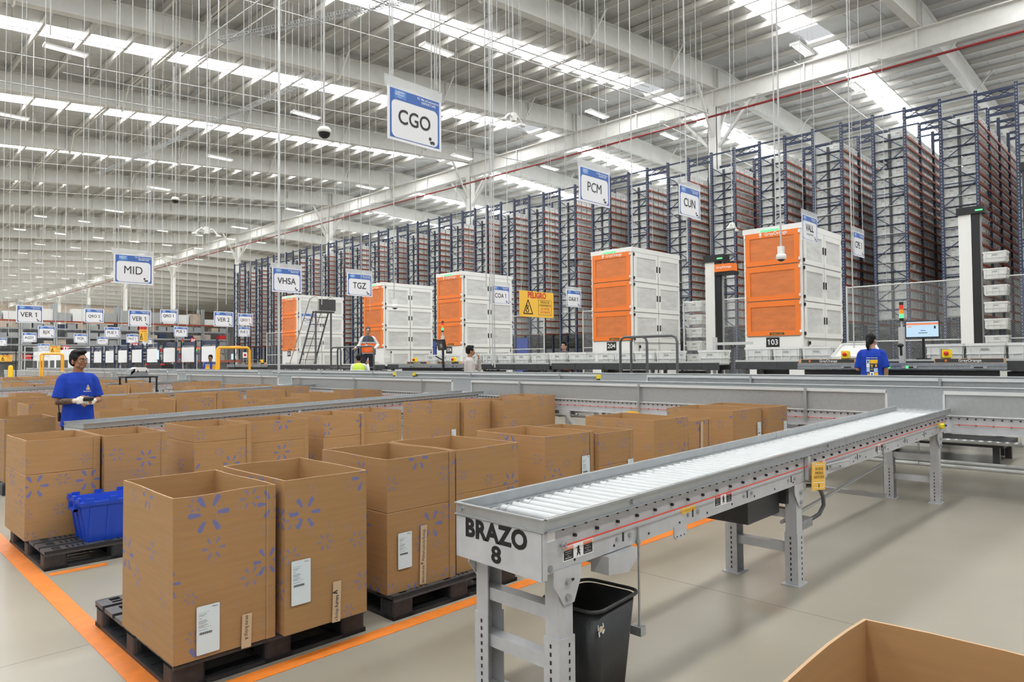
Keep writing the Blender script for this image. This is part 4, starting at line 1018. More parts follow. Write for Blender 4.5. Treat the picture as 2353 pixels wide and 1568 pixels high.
for i, (z, x, lab) in enumerate(((.57, 8.9, 'upper air pipe running under the nearest main conveyor line'), (.325, 8.95, 'upper one of the two low pipes under the nearest main conveyor line'), (.285, 8.9, 'lowest pipe running under the nearest main conveyor line'))):
    g = MB(); g.cyl((x, -3, z), (x, 30, z), .022, 8)
    o = g.build('air_pipe', 'pipe'); tag(o, lab, 'pipe', 'pipes under the main line')
    h = MB()
    for k in range(10): yy = -1.87 + 3.05 * k; h.bar((x, yy, z), (x + .03, yy, z + .03), .05); h.cyl((x - .03, yy + 1.1, z), (x - .03, yy + 1.1, .7), .005, 6)
    h.build('pipe_clamp', 'galv', o)
for i, (y, lab) in enumerate(((1.70, 'warning label hanging beside the corner post'),)): pass
for y, lab in ((7.43, "black and yellow edge guard on the second line left of the right-hand panel gap"), (12.65, 'black and yellow edge guard on the right end of a rear panel gap'), (13.4, 'black and yellow edge guard on the left end of a rear panel gap')):
    t = thing('edge_guard', lab, 'edge guard', (9.70, y, 1.03)); g = MB(); g.box(-.02, .02, -.035, .035, .13, .20); g.build('yellow_corner', 'estop', t); g = MB(); g.box(-.02, .01, -.03, .03, 0, .13); g.build('black_strip', 'black', t)
t = thing('emergency_card', 'yellow emergency card on the red cord of the main line behind the right-hand cartons', 'sign', (8.585, 5.95, .72)); g = MB(); g.box(-.002, .002, -.11, .11, -.14, .01); g.build('card', 'signyellow', t)
g = MB(); g.mesh(text_me('EN CASO DE'), TX(-.004, 0, -.035, .026)); g.mesh(text_me('EMERGENCIA'), TX(-.004, 0, -.062, .026)); g.build('printing', 'blacktext', t)
# ================================================================ cartons, pallets, floor tape
def carton(W, D, H, seed, crease=None, lean=0., flap=True, half=False):
    """open-top carton: outer walls with print UVs, inner walls, cut edges; returns mesh + inner"""
    r = random.Random(seed); t = .007
    zs = [0] + ([crease - .005, crease, crease + .005] if crease else []) + [H]
    P = []
    jj = [(r.uniform(-.006, .006), r.uniform(-.006, .006)) for _ in range(4)]; bul = r.uniform(-.006, .009)
    def corner(i, z, inn):
        x = (0, W, W, 0)[i]; y = (0, 0, D, D)[i]; f = z / H
        ox = jj[i][0] * f + lean * f; oy = jj[i][1] * f
        if crease and abs(z - crease) < .001: x += (.003, -.003, -.003, .003)[i]; y += (.003, .003, -.003, -.003)[i]
        if inn: x += (t, -t, -t, t)[i]; y += (t, t, -t, -t)[i]
        return (x + ox, y + oy, z)
    NS = 6
    verts = []; faces = []; uvs = []; mi = []
    tot = [0, W, W + D, 2 * W + D]; sd = [W, D, W, D]
    wob = [r.uniform(-.004, .004) for _ in range(8)]
    for layer in (0, 1):
        for i in range(4):
            j = (i + 1) % 4; base = len(verts)
            nrm = ((0, -1), (1, 0), (0, 1), (-1, 0))[i]
            for zi, z in enumerate(zs):
                a = Vector(corner(i, z, layer)); b = Vector(corner(j, z, layer))
                for k in range(NS + 1):
                    s = k / NS; p = a.lerp(b, s); bw = math.sin(PI * s) * (bul * (z / H) + (.0015 if zi in (1, 3) else 0))
                    zz = p.z + (wob[i] * math.sin(PI * s * 2) if z == H else 0)
                    verts.append((p.x + nrm[0] * bw, p.y + nrm[1] * bw, zz)); uvs.append((tot[i] + s * sd[i], z))
            for zi in range(len(zs) - 1):
                for k in range(NS):
                    q = base + zi * (NS + 1) + k; fc = (q, q + 1, q + NS + 2, q + NS + 1)
                    faces.append(fc if layer == 0 else fc[::-1]); mi.append(layer)
    # top cut edge
    nz = len(zs); blk = nz * (NS + 1)
    for i in range(4):
        for k in range(NS):
            o = i * blk + (nz - 1) * (NS + 1) + k; n_ = o + 4 * blk
            faces.append((o, o + 1, n_ + 1, n_)); mi.append(2)
    b0 = len(verts); verts += [(0, 0, .002), (W, 0, .002), (W, D, .002), (0, D, .002)]; uvs += [(0, 0), (W, 0), (W, D), (0, D)]; faces.append((b0, b0 + 1, b0 + 2, b0 + 3)); mi.append(1)
    if flap:   # glued lap down the front face near its right edge
        xs = W - .045; b0 = len(verts)
        verts += [(xs, -.004, 0), (xs + .002, -.0065, 0), (xs + .002 + lean, -.0065, H * .999), (xs + lean, -.004, H * .999), (W + .001, -.003, 0), (W + .001 + lean, -.003, H * .999)]
        uvs += [(xs, 0), (xs, 0), (xs, H), (xs, H), (W, 0), (W, H)]; faces += [(b0, b0 + 1, b0 + 2, b0 + 3), (b0 + 1, b0 + 4, b0 + 5, b0 + 2)]; mi += [2, 0]
    me = bpy.data.meshes.new('carton'); me.from_pydata(verts, [], faces)
    for x in ('cardprint', 'cardplain', 'cardedge'): me.materials.append(M[x])
    me.polygons.foreach_set('material_index', mi)
    ul = me.uv_layers.new(name='UVMap')
    for p in me.polygons:
        for li in p.loop_indices: ul.data[li].uv = uvs[me.loops[li].vertex_index]
    me.update(); return me
def sticker(t, x, z, w=.10, h=.21, rot=.0, y=-.009, face='y'):
    g = MB(); g.T = Matrix.Translation((x, y, z)) @ Matrix.Rotation(rot, 4, 'Y'); g.prism(rrect(w, h, .006, 3), lambda u, v, q: (u, q, v), -.0012, 0, 0)
    TT = g.T; g.T = None
    a, b = -w / 2, h / 2
    def ln(u0, u1, v, th=.0012): g.T = TT; g.box(a + u0, a + u1, -.0016, -.0012, b - v - th, b - v, 1); g.T = None
    ln(.008, .058, .030, .0007)
    for k, (u, v) in enumerate(((.045, .038), (.035, .044), (.024, .055), (.046, .066), (.05, .072), (.04, .078), (.052, .087), (.035, .093))): ln(.009, u, v, .0014)
    ln(.009, .068, .098, .0006); ln(.009, .05, .108)
    g.T = TT
    for k in range(18): g.box(a + .012 + k * .0032, a + .0135 + k * .0032 + (k % 3) * .0006, -.0016, -.0012, b - .130, b - .119, 1)
    g.T = None; g.mesh(text_me('Mixto'), TT @ TY(-a - .022, -.0018, b - .011, .011), 1)
    return g.build('shipping_label', ['label', 'text'], t)
def tape_strip(t, x, z0, z1, words, w=.048, down=False):
    g = MB(); g.T = Matrix.Rotation(.03, 4, 'Y') @ Matrix.Translation((x, -.009, 0)); g.box(-w / 2, w / 2, -.0011, 0, z0, z1, 0); TT = g.T; g.T = None
    zz = z0 + .006
    if down: zz = z1 - .006
    for s_, bo, sz in words:
        wd = text_w(s_, bo) * sz
        if down:
            if zz - wd < z0: break
            g.mesh(text_me(s_, bo), TT @ TY(0, -.0016, zz - wd / 2, sz, sz * 1.55, -PI / 2), 1); zz -= wd + .005; continue
        if zz + wd > z1: break
        g.mesh(text_me(s_, bo), TT @ TY(0, -.0016, zz + wd / 2, sz, sz * 1.55, PI / 2), 1); zz += wd + .005
    return g.build('packing_tape', ['tape', 'text'], t)
def box_thing(x0, x1, y0, y1, z0, z1, lab, seed, crease=None, label=None, tapes=None, group=None, blob=True, lean=0, flap=True, parts=True, rz=0):
    W, D, H = x1 - x0, y1 - y0, z1 - z0
    if not parts:
        o = bpy.data.objects.new('cardboard_box', carton(W, D, H, seed, crease, lean, flap)); C.objects.link(o); o.location = (x0, y0, z0); o.rotation_euler = (0, 0, rz); return tag(o, lab, 'cardboard box', group)
    t = thing('cardboard_box', lab, 'cardboard box', (x0, y0, z0), rz, group)
    o = bpy.data.objects.new('carton', carton(W, D, H, seed, crease, lean, flap)); C.objects.link(o); o.parent = t
    if label: sticker(t, *label)
    if tapes: tape_strip(t, *tapes, down=(seed == 1))
    return t
def pallet_mesh():
    parts = {}
    W, D = 1.02, 1.20
    # deck boards with slots; board long side along x
    g = MB(); nb = 7; bw = .135; gap = (D - nb * bw) / (nb - 1)
    for i in range(nb):
        y = i * (bw + gap)
        xs = [0]; holes = []
        for c_ in range(3):
            b = .03 + c_ * .34
            holes += [(b + .03, b + .085), (b + .12, b + .135), (b + .155, b + .17), (b + .19, b + .205), (b + .225, b + .24)]
        cur = 0; zt = .14; zb = .118
        for a, b in holes:
            g.box(cur, a, y, y + bw, zb, zt)
            if b - a > .03: g.box(a, b, y, y + .022, zb, zt); g.box(a, b, y + .052, y + .064, zb, zt); g.box(a, b, y + bw - .022, y + bw, zb, zt)
            else: g.box(a, b, y, y + .03, zb, zt); g.box(a, b, y + bw - .03, y + bw, zb, zt)
            cur = b
        g.box(cur, W, y, y + bw, zb, zt)
        for k in range(14): x = .03 + k * .073; g.box(x, x + .006, y + .02, y + bw - .02, .100, zb)
    g.box(0, W, .0, .012, .105, .14); g.box(0, W, D - .012, D, .105, .14)
    parts['deck'] = (g.me('deck', ['pallettop']))
    g = MB()
    for i, x in enumerate((.0, .435, .87)): 
        g.box(x + .01, x + .14, .012, D - .012, .104, .118)
    parts['stringer'] = g.me('stringer', ['palletblack'])
    return parts
PAL = pallet_mesh()
PAL['block'] = MB().prism(rrect(.15, .15, .03, 3), lambda u, v, q: (u, v, q), .022, .105).me('block', ['palletblack'])
def runner_me():
    g = MB(); g.box(0, .15, 0, 1.20, 0, .024)
    for k in range(9): g.box(.02, .13, .09 + k * .125, .095 + k * .125, .024, .028)
    return g.me('bottom_runner', ['palletblack'])
PAL['runner'] = runner_me()
PAL['cross'] = MB().box(0, 1.02, 0, .10, .0, .022).me('bottom_runner', ['palletblack'])
def pallet(x, y, lab, rz=0):
    t = thing('pallet', lab, 'pallet', (x, y, 0), rz, 'black plastic pallets')
    def ch(nm, me, loc=(0, 0, 0)): o = bpy.data.objects.new(nm, me); C.objects.link(o); o.parent = t; o.location = loc
    ch('deck', PAL['deck']); ch('stringer', PAL['stringer'])
    for i in (0, .435, .87):
        ch('bottom_runner', PAL['runner'], (i, 0, 0))
        for j in (.075, .6, 1.125): ch('block', PAL['block'], (i + .075, j, 0))
    for j in (.0, 1.1): ch('bottom_runner', PAL['cross'], (0, j, 0))
    return t
def simple_pallet_me():
    g = MB()
    for i in range(7): g.box(0, 1.02, i * .177, i * .177 + .135, .118, .14, 0)
    for i in (0, .435, .87): g.box(i, i + .15, 0, 1.2, 0, .022, 1); g.box(i, i + .15, 0, .15, .022, .118, 1); g.box(i, i + .15, .525, .675, .022, .118, 1); g.box(i, i + .15, 1.05, 1.2, .022, .118, 1)
    return g.me('pallet', ['pallettop', 'palletblack'])
SPAL = simple_pallet_me()
def far_pallet(x, y, lab): o = bpy.data.objects.new('pallet', SPAL); C.objects.link(o); o.location = (x, y, 0); tag(o, lab, 'pallet', 'black plastic pallets')
ZP = .141
A1 = [('om.mx', .01, .0165), ('Bodega', 0, .0165), ('A', .02, .0165)]
pallet(1.19, 3.33, 'black plastic pallet under the two nearest cartons')
pallet(2.40, 3.33, 'black plastic pallet under the second pair of near cartons')
pallet(3.85, 3.33, 'black plastic pallet under the cartons left of the near conveyor guard')
pallet(1.235, 5.95, 'black plastic pallet carrying the blue tote and two cartons')
G1 = 'cartons printed with blue sparks'
b1 = box_thing(1.175, 1.655, 3.29, 4.0, ZP, .888, 'nearest open carton on the left, blue spark print, label and tape low on its front', 1, None, (.15, .13, .105, .22, .0), (.33, .0, .16, A1), G1)
b2 = box_thing(1.685, 2.165, 3.25, 3.98, ZP, .905, 'open carton right of the nearest one, with a tape strip at its foot', 2, None, (.085, .25, .105, .22), (.285, .005, .215, [('x', 0, .017), ('Bodega', 0, .0175), ('Aurrera', .02, .0195), ('^', .04, .04)]), G1, flap=False)
b3 = box_thing(2.385, 2.90, 3.37, 4.08, ZP, .925, 'open carton with a long tape strip and white label, first of the second pair', 3, .47, (.12, .24, .10, .21), (.25, .02, .37, [('sams.com.mx', .01, .0195), ('*', .02, .03), ('Walmart.com.mx', .01, .018), ('Bodega', 0, .02)]), G1)
b4 = box_thing(2.93, 3.50, 3.39, 4.10, ZP, .925, 'open carton partly behind the BRAZO 8 end plate', 4, .5, (.30, .06, .09, .10), None, G1)
b5 = box_thing(3.86, 4.44, 3.46, 4.2, ZP, .925, 'open carton behind the conveyor guard with a label at its lower right corner', 5, None, (.47, .50, .10, .20), None, G1)
b6 = box_thing(4.46, 4.93, 3.42, 4.2, ZP, .905, 'open carton with torn tape left of the conveyor rail', 6, .5, (.42, .44, .08, .16), (.20, .36, .46, [('mx', 0, .03)]), G1)
b7 = box_thing(5.55, 6.16, 3.62, 4.42, ZP, .925, 'open carton with notched front edge standing between rail and main line', 7, None, None, None, G1)
b8 = box_thing(6.18, 6.62, 3.62, 4.3, ZP, .875, 'low open carton with a long torn tape strip down its front', 8, .45, None, (.22, .38, .72, [('x', 0, .03)]), G1)
b9 = box_thing(7.1, 7.82, 3.62, 4.45, ZP, .925, 'open carton with a slumped front corner near the main line', 9, None, (.62, .52, .09, .2), None, G1, flap=False)
b10 = box_thing(7.84, 8.36, 3.56, 4.4, ZP, .925, 'rightmost open carton of the row, against the main line', 10, None, (.45, .50, .09, .2), None, G1)
for x, l in ((5.5, 'pallet under the notched carton'), (7.1, 'pallet under the slumped carton by the main line')): pallet(x, 3.62, 'black plastic ' + l)
row2 = [(1.20, 1.71, 6.42, 7.15, .905, 'open carton left of the blue tote, crease across its front', .50), (1.73, 2.21, 6.36, 7.1, .905, 'open carton right behind the blue tote', None), (2.51, 3.05, 6.55, 7.3, .905, 'creased open carton just right of a dark gap, ragged top edge', .62),
        (3.10, 3.73, 6.68, 7.3, .905, 'open carton right of the ragged one, below the second conveyor arm', .55), (3.98, 4.50, 6.80, 7.5, .905, 'open carton with a shadowed left side behind the second pair', .52), (4.52, 5.06, 6.86, 7.5, .91, 'pale open carton right of the one with the shadowed side', .52),
        (6.08, 6.60, 7.55, 8.2, .905, 'tall open carton left of three joined behind the conveyor, first of them', None), (6.62, 7.14, 7.48, 8.2, .905, 'open carton joined to the right of the tall one, second of them', None), (7.16, 7.78, 7.22, 7.9, .905, 'open carton with a pale front below the end of the second arm', .5), (7.95, 8.5, 7.4, 8.1, .93, 'open carton nearest the main line behind the one with the pale front', None)]
for i, (x0, x1, y0, y1, z1, lab, cr) in enumerate(row2):
    box_thing(x0, x1, y0, y1, ZP, z1, lab, 20 + i, cr, (.4, .3, .08, .16) if i in (6,) else None, None, G1)
for x, y, l in ((2.5, 6.5, 'pallet under the ragged carton'), (3.97, 6.8, 'pallet under the carton with the shadowed side'), (6.08, 7.3, 'pallet under the joined cartons'), (7.4, 7.2, 'pallet under the carton with the pale front')): pallet(x, y, 'black plastic ' + l)
# blue attached-lid tote on the pallet
t = thing('blue_tote', 'bright blue plastic tote with a notched rim on the pallet', 'tote', (1.47, 5.97, ZP)); W, D, H = .66, .40, .33
g = MB()
def ring(z, i): return [(i, i, z), (W - i, i, z), (W - i, D - i, z), (i, D - i, z)]
vs = ring(0, .055) + ring(H - .05, .012) + ring(H - .05, 0) + ring(H - .02, -.005) + ring(H - .02, .02) + ring(.01, .065)
g.add(vs, [(3, 2, 1, 0)] + [(a * 4 + i, a * 4 + (i + 1) % 4, a * 4 + 4 + (i + 1) % 4, a * 4 + 4 + i) for a in range(5) for i in range(4)] + [(20, 21, 22, 23)])
for k in range(5):
    x = .07 + k * .12; g.prism([(-.012, 0), (.012, 0), (.008, H - .06), (-.008, H - .06)], lambda u, v, q: (x + u, .055 - .043 * v / (H - .06) + q, v), -.006, .01)
for k in range(3): y = .09 + k * .12; g.prism([(-.012, 0), (.012, 0), (.008, H - .06), (-.008, H - .06)], lambda u, v, q: (.055 - .043 * v / (H - .06) + q, y + u, v), -.006, .01)
for k in range(7):
    if k % 2 == 0: x = .03 + k * .08; g.box(x, x + .055, -.006, .012, H - .03, H + .008); g.box(x, x + .055, D - .012, D + .006, H - .03, H + .008)
for k in range(3): y = .04 + k * .14; g.box(-.006, .012, y, y + .06, H - .03, H + .008); g.box(W - .012, W + .006, y, y + .06, H - .03, H + .008)
g.build('body', 'bluetote', t)
for s in (0, 1):
    g = MB(); x = -.008 if s == 0 else W - .004; g.box(x - .012, x + .012, D / 2 - .08, D / 2 + .08, H - .10, H - .08); g.box(x - .012, x + .012, D / 2 - .08, D / 2 - .065, H - .1, H - .04); g.box(x - .012, x + .012, D / 2 + .065, D / 2 + .08, H - .1, H - .04); g.build('hand_grip', 'bluetote', t)
# the carton cut by the lower right corner
box_thing(1.12, 1.752, -.25, .572, ZP, .885, 'open carton cut off by the bottom right corner of the picture, plain inside', 40, None, None, None, G1)
pallet(.95, -.45, 'black plastic pallet under the carton at the bottom right corner')
# far rows between the other arms: cartons on pallets, seen rim over rim
rr = random.Random(12); nfar = 0
rows = [(9.55, 1.35, 'row'), (10.55, 2.3, ''), (13.4, 2.2, ''), (16.3, 2.9, ''), (19.6, 3.4, ''), (23.0, 4.0, ''), (26.2, 4.4, ''), (30.2, 5.0, ''), (33.5, 5.6, ''), (37.5, 6.2, '')]
fixed = [(1.62, 2.12, 9.75, 10.4, .86), (2.8, 3.4, 10.5, 11.2, .84), (3.5, 4.05, 11.3, 12.0, .93), (4.08, 4.7, 11.35, 12.0, .93), (4.9, 5.5, 10.95, 11.6, .86), (5.56, 6.1, 11.2, 11.9, .86), (6.5, 7.15, 11.6, 12.3, .90), (7.6, 8.3, 11.9, 12.6, .91), (2.2, 2.75, 11.6, 12.3, .93), (2.3, 2.9, 13.3, 13.9, .93)]
where = 'in the rows of far cartons behind the second conveyor arm'
for i, (x0, x1, y0, y1, z1) in enumerate(fixed):
    box_thing(x0, x1, y0, y1, ZP, z1, 'open spark-printed carton %s' % where, 50 + i, None if i % 3 else .5, None, None, 'cartons just behind the second arm', flap=True, parts=False)
far_meshes = [carton(.52, .70, .76 + .02 * i, 70 + i, None if i % 2 else .45) for i in range(4)]
for ri, (yy, xs, _) in enumerate(rows[2:]):
    x = xs; 
    while x < 7.45:
        px_ = x
        o = None
        far_pallet(x - .02, yy - .02, 'black pallet under the cartons of the far rows')
        for j in (0, 1):
            if rr.random() < .1: continue
            o = bpy.data.objects.new('cardboard_box', far_meshes[rr.randrange(4)]); C.objects.link(o)
            o.location = (x + j * .54 + rr.uniform(-.01, .01), yy + .12 * math.sin(x * 3 + ri) + .13, ZP); o.rotation_euler = (0, 0, rr.uniform(-.02, .02))
            tag(o, 'open carton in the crowded far rows, %s row of them beyond the worker in blue' % ORD[ri], 'cardboard box', 'cartons in the far rows, %s row' % ORD[ri]); nfar += 1
        x += rr.choice((1.15, 1.2, 1.45))
for x, y in ((1.6, 9.7), (2.75, 10.4), (3.5, 11.2), (4.9, 10.9), (6.45, 11.5), (7.55, 11.8), (2.2, 11.5)): far_pallet(x, y, 'black pallet under the cartons of the far rows')
# floor tape
def tape(pts, lab):
    g = MB(); g.prism(pts, lambda u, v, q: (u, v, q), .0005, .0022); o = g.build('floor_tape', 'warntape'); tag(o, lab, 'floor tape', 'orange floor tape')
mat('warntape', (.72, .205, .028), .45, noise=.12, nscale=14)
tape([(1.075, 2.6), (1.185, 2.6), (1.255, 8.6), (1.14, 8.6)], 'orange floor tape along the left aisle beside the pallets')
tape([(1.185, 3.185), (8.2, 3.24), (8.2, 3.34), (1.185, 3.285)], 'orange floor tape along the front of the near row of pallets')
tape([(1.24, 5.80), (1.60, 5.80), (1.62, 5.88), (1.24, 5.88)], 'short orange floor tape in front of the pallet with the blue tote')
tape([(6.9, 6.9), (6.98, 6.9), (6.98, 8.4), (6.9, 8.4)], 'short orange floor tape behind the joined cartons')
# waste bin
t = thing('waste_bin', 'black rectangular waste bin behind the front leg of the near conveyor', 'waste bin', (2.52, 1.99, 0), .10); W, D, H = .38, .30, .43
def rr_ring(w_, d_, z, r=.06): return [(u, v, z) for u, v in rrect(w_, d_, r, 5)]
g = MB(); rings = [rr_ring(W * .72, D * .72, 0, .04), rr_ring(W * .96, D * .96, H - .03), rr_ring(W * .96, D * .96, H - .03), rr_ring(W - .012, D - .012, H - .01), rr_ring(W * .70, D * .70, .02, .04)]
vs = [p for r_ in rings for p in r_]; n_ = len(rings[0]); g.cs = True
g.add(vs, [tuple(range(n_))[::-1]] + [(a * n_ + i, a * n_ + (i + 1) % n_, a * n_ + n_ + (i + 1) % n_, a * n_ + n_ + i) for a in range(4) for i in range(n_)] + [tuple(range(4 * n_, 5 * n_))]); g.build('body', 'blackplastic', t)
g = MB(); pr = rr_ring(W + .005, D + .005, H); g.tube(pr + pr[:1], .008, 8, cap=False); g.build('rim', 'blackplastic', t)
g = MB()
for p, q in (((-.165, .372), (-.160, .350)), ((-.145, .362), (-.128, .340)), ((-.128, .372), (-.118, .352)), ((-.118, .345), (-.126, .328)), ((-.160, .342), (-.150, .322))): g.bar((p[0], -D * .475, p[1]), (q[0], -D * .465, q[1]), .003, .008)
g.box(-.155, -.130, -D * .48, -D * .465, .340, .362, 1); g.build('sticker_remains', ['label', 'tape'], t, 'torn sticker remains')
# ================================================================ hanging signs
SIGNS = [
    ('CGO', 6.24, 4.434, 5.191, 3.931, 4.537, 1) ,
    ('MID', 15.33, 4.301, 5.038, 3.096, 3.698, 0) ,
    ('VHSA', 15.79, 7.859, 8.634, 3.185, 3.787, 1) ,
    ('TGZ', 15.78, 9.921, 10.702, 3.218, 3.82, 1) ,
    ('PCM', 7.24, 8.981, 9.825, 4.132, 4.738, 1) ,
    ('CUN', 7.05, 11.796, 12.6, 4.274, 4.88, 1) ,
    ('VALL', 6.38, 15.998, 16.902, 4.211, 4.817, 2) ,
    ('CPE 1', 5.87, 17.785, 18.564, 3.972, 4.578, 1) ,
    ('COA 1', 16.05, 15.432, 16.235, 3.305, 3.907, 1) ,
    ('OAX 1', 15.46, 18.415, 19.216, 3.324, 3.926, 1) ,
    ('CVA 2', 29.76, 16.24, 17.039, 3.177, 3.778, 0) ,
    ('CVA 1', 35.08, 19.527, 20.377, 3.494, 4.095, 0) ,
    ('CVA', 27.62, 18.855, 19.573, 3.126, 3.727, 0) ,
    ('QRO 1', 33.72, 15.006, 15.771, 3.305, 3.906, 0) ,
    ('PUE 2', 41.22, 18.36, 19.111, 3.043, 3.643, 0) ,
    ('VER 2', 27.78, 11.39, 12.176, 2.92, 3.521, 0) ,
    ('QRO 1', 34.8, 11.757, 12.534, 3.412, 4.012, 2) ,
    ('PUE 1', 43.39, 15.436, 16.223, 3.045, 3.645, 2) ,
    ('VER 1', 27.68, 8.262, 9.028, 2.835, 3.435, 0) ,
    ('QRO 2', 34.04, 8.439, 9.186, 3.253, 3.854, 0) ,
    ('VER 1', 28.3, 4.993, 5.758, 2.887, 3.487, 0) ,
    ('BJX', 42.16, 8.369, 9.126, 2.835, 3.435, 0) ,
    ('AGS1', 52.37, 9.57, 10.326, 2.857, 3.457, 0) ,
    ('MTY', 64.29, 9.881, 10.79, 2.86, 3.46, 0) ,
    ('PCA', 52.97, 12.53, 13.317, 2.863, 3.463, 0) ,
    ('PUE 1', 45.34, 12.266, 13.071, 3.005, 3.605, 0) ,
    ('MTY', 64.0, 16.777, 17.593, 3.04, 3.64, 0) ,
    ('GDL 1', 70.88, 19.622, 20.438, 3.176, 3.776, 0) ,
    ('PAZ 1', 52.55, 15.57, 16.334, 2.883, 3.484, 0) ,
    ('MTY', 64.06, 20.207, 21.005, 2.999, 3.599, 0) ,
    ('GDL 2', 78.68, 18.355, 19.214, 3.09, 3.69, 0) ,
    ('MEX 4', 92.54, 20.767, 21.575, 3.513, 4.113, 0) ,
    ('GDL', 74.54, 14.288, 15.087, 2.865, 3.465, 0) ,
    ('NLW, TRC', 62.96, 12.505, 13.253, 2.423, 3.023, 0) ,
    ('MEX A', 93.69, 19.653, 20.443, 3.356, 3.956, 0) ,
    ('MEX 4', 101.29, 18.075, 18.915, 3.083, 3.683, 0) ,
    ('TIJUANA', 102.58, 16.811, 17.636, 3.097, 3.697, 0) ,
    ('PAPELES', 76.7, 27.702, 28.501, 3.632, 4.232, 0) ,
    ('MEX', 114.7, 21.414, 22.217, 3.956, 4.556, 0) ,
    ('ZAC', 115.91, 20.346, 20.942, 3.489, 4.089, 0) ,
]
def rod(g, x, y, z0, r=.006, sl=True): g.cyl((x, y, z0), (x, y, zroof(x) - .3), r, 6, cap=False)
SEEN = {}
DESC = {0: 'large plain wall of text'}
def sign(txt, Y, x0, x1, z0, z1, style, lab, near):
    w_, h_ = x1 - x0, z1 - z0; cx_ = (x0 + x1) / 2
    t = thing('departure_sign', lab, 'hanging sign', (cx_, Y, z0), 0, 'departure signs hung over the arms')
    g = MB(); g.box(-w_ / 2, w_ / 2, -.004, .004, 0, h_); g.build('board', 'signwhite', t)
    b = .03; g = MB(); n = rrect(w_ - .105, h_ - .185, .065, 6); oz = h_ / 2 - .055
    outer = [(w_ / 2 - b, h_ - b), (-w_ / 2 + b, h_ - b), (-w_ / 2 + b, b), (w_ / 2 - b, b)]; inner = [(u, v + oz) for u, v in n]
    vs = [(u, -.0055, v) for u, v in outer + inner]; k = 7; fs = []
    for q in range(4):
        a = q; c_ = (q + 1) % 4
        for i in range(k - 1): fs.append((a, 4 + q * k + i + 1, 4 + q * k + i))
        fs.append((a, c_, 4 + (q + 1) % 4 * k, 4 + q * k + k - 1))
    g.add(vs, fs, 0); g.build('blue_border', 'signblue', t)
    g = MB(); big = text_w(txt, .0 if style != 2 else .02)
    s = min(.205 if len(txt) < 6 else .18, (w_ - .30) / big)
    if txt == 'NLW, TRC':
        for i, l in enumerate(('NLW, TRC,', 'CHH, MTY,', 'Torre')): g.mesh(text_me(l), TY(0, -.007, h_ * (.62 - .2 * i), .11))
    else: g.mesh(text_me(txt, (.0 if 'M' in txt else .012) if style != 2 else .02), TY(-.01, -.007, h_ * (.45 if style != 2 else .5), s, s * 1.12))
    if style == 2 and txt == 'VALL': g.mesh(text_me('VALLADOLID'), TY(0, -.007, h_ * .26, .065))
    if txt == 'CVA 2': g.mesh(text_me('CUERNAVACA'), TY(0, -.007, h_ * .24, .06))
    g.build('lettering', 'text', t)
    if near or h_ > 0:
        g = MB(); g.mesh(text_me('FC Mx eCommerce', .01), TY(w_ * .24, -.007, h_ - .062, .038)); g.mesh(text_me('DEPARTURE', .01), TY(w_ * .25, -.007, h_ - .10, .038))
        g.box(-w_ / 2 + .09, -w_ / 2 + .25, -.0062, -.0056, h_ - .13, h_ - .04, 1)
        g.mesh(text_me('Logistica', .01), TY(-w_ / 2 + .165, -.007, h_ - .058, .034)); g.mesh(text_me('Walmart', .01), TY(-w_ / 2 + .160, -.007, h_ - .088, .034)); g.mesh(text_me('México'), TY(-w_ / 2 + .165, -.007, h_ - .115, .018)); 
        g.build('header_lettering', ['whitetext', 'signblue2'], t)
    if style != 2 or txt == 'VALL':   # small truck mark, lower right
        g = MB(); x = w_ / 2 - .135; z = .068; T_ = lambda u, v, q: (x + u * .7, q, z + v * .7)
        g.prism([(-.045, .0), (.0, .0), (.0, .035), (-.045, .035)], T_, -.0065, -.006); g.prism([(0, .0), (.05, .0), (.05, .022), (.03, .04), (0, .045)], T_, -.0065, -.006)
        for u in (-.02, .032): g.prism([(u + .013 * math.cos(a), -.003 + .013 * math.sin(a)) for a in [i * PI / 5 for i in range(10)]], T_, -.007, -.0065)
        g.prism([(-.045 + .028 * math.cos(a), .072 + .028 * math.sin(a)) for a in [i * PI / 7 for i in range(14)]], T_, -.0065, -.006); g.build('truck_mark', 'text', t)
    if near:
        g = MB(); g.add([(-w_ / 2 - .03, -.007, h_ - .02), (w_ / 2 + .01, -.007, h_ - .02), (w_ / 2 + .01, -.007, h_ + .10), (-w_ / 2 - .04, -.012, h_ + .10), (-w_ / 2 - .03, .007, h_ - .02), (w_ / 2 + .01, .007, h_ - .02), (w_ / 2 + .01, .004, h_ + .10), (-w_ / 2 - .04, .002, h_ + .10)],
                      [(0, 1, 2, 3), (7, 6, 5, 4), (0, 3, 7, 4), (1, 5, 6, 2), (3, 2, 6, 7)])
        g.build('plastic_sleeve', 'clearplastic', t)
    g = MB(); zt = zroof(cx_) + .02 - z0
    for u in ((-w_ / 2 + .06, w_ / 2 - .14, w_ / 2 - .06) if txt == 'CGO' else (-w_ / 2 + .08, w_ / 2 - .08)): g.cyl((u, 0, h_ - .01), (u, 0, zt), .006 if near else .0025, 6, cap=False)
    g.build('hanging_rod', 'conduit', t)
    return t
NEARS = {'CGO', 'MID', 'VHSA', 'TGZ', 'PCM', 'CUN', 'VALL', 'CPE 1', 'COA 1', 'OAX 1'}
cnt = {}
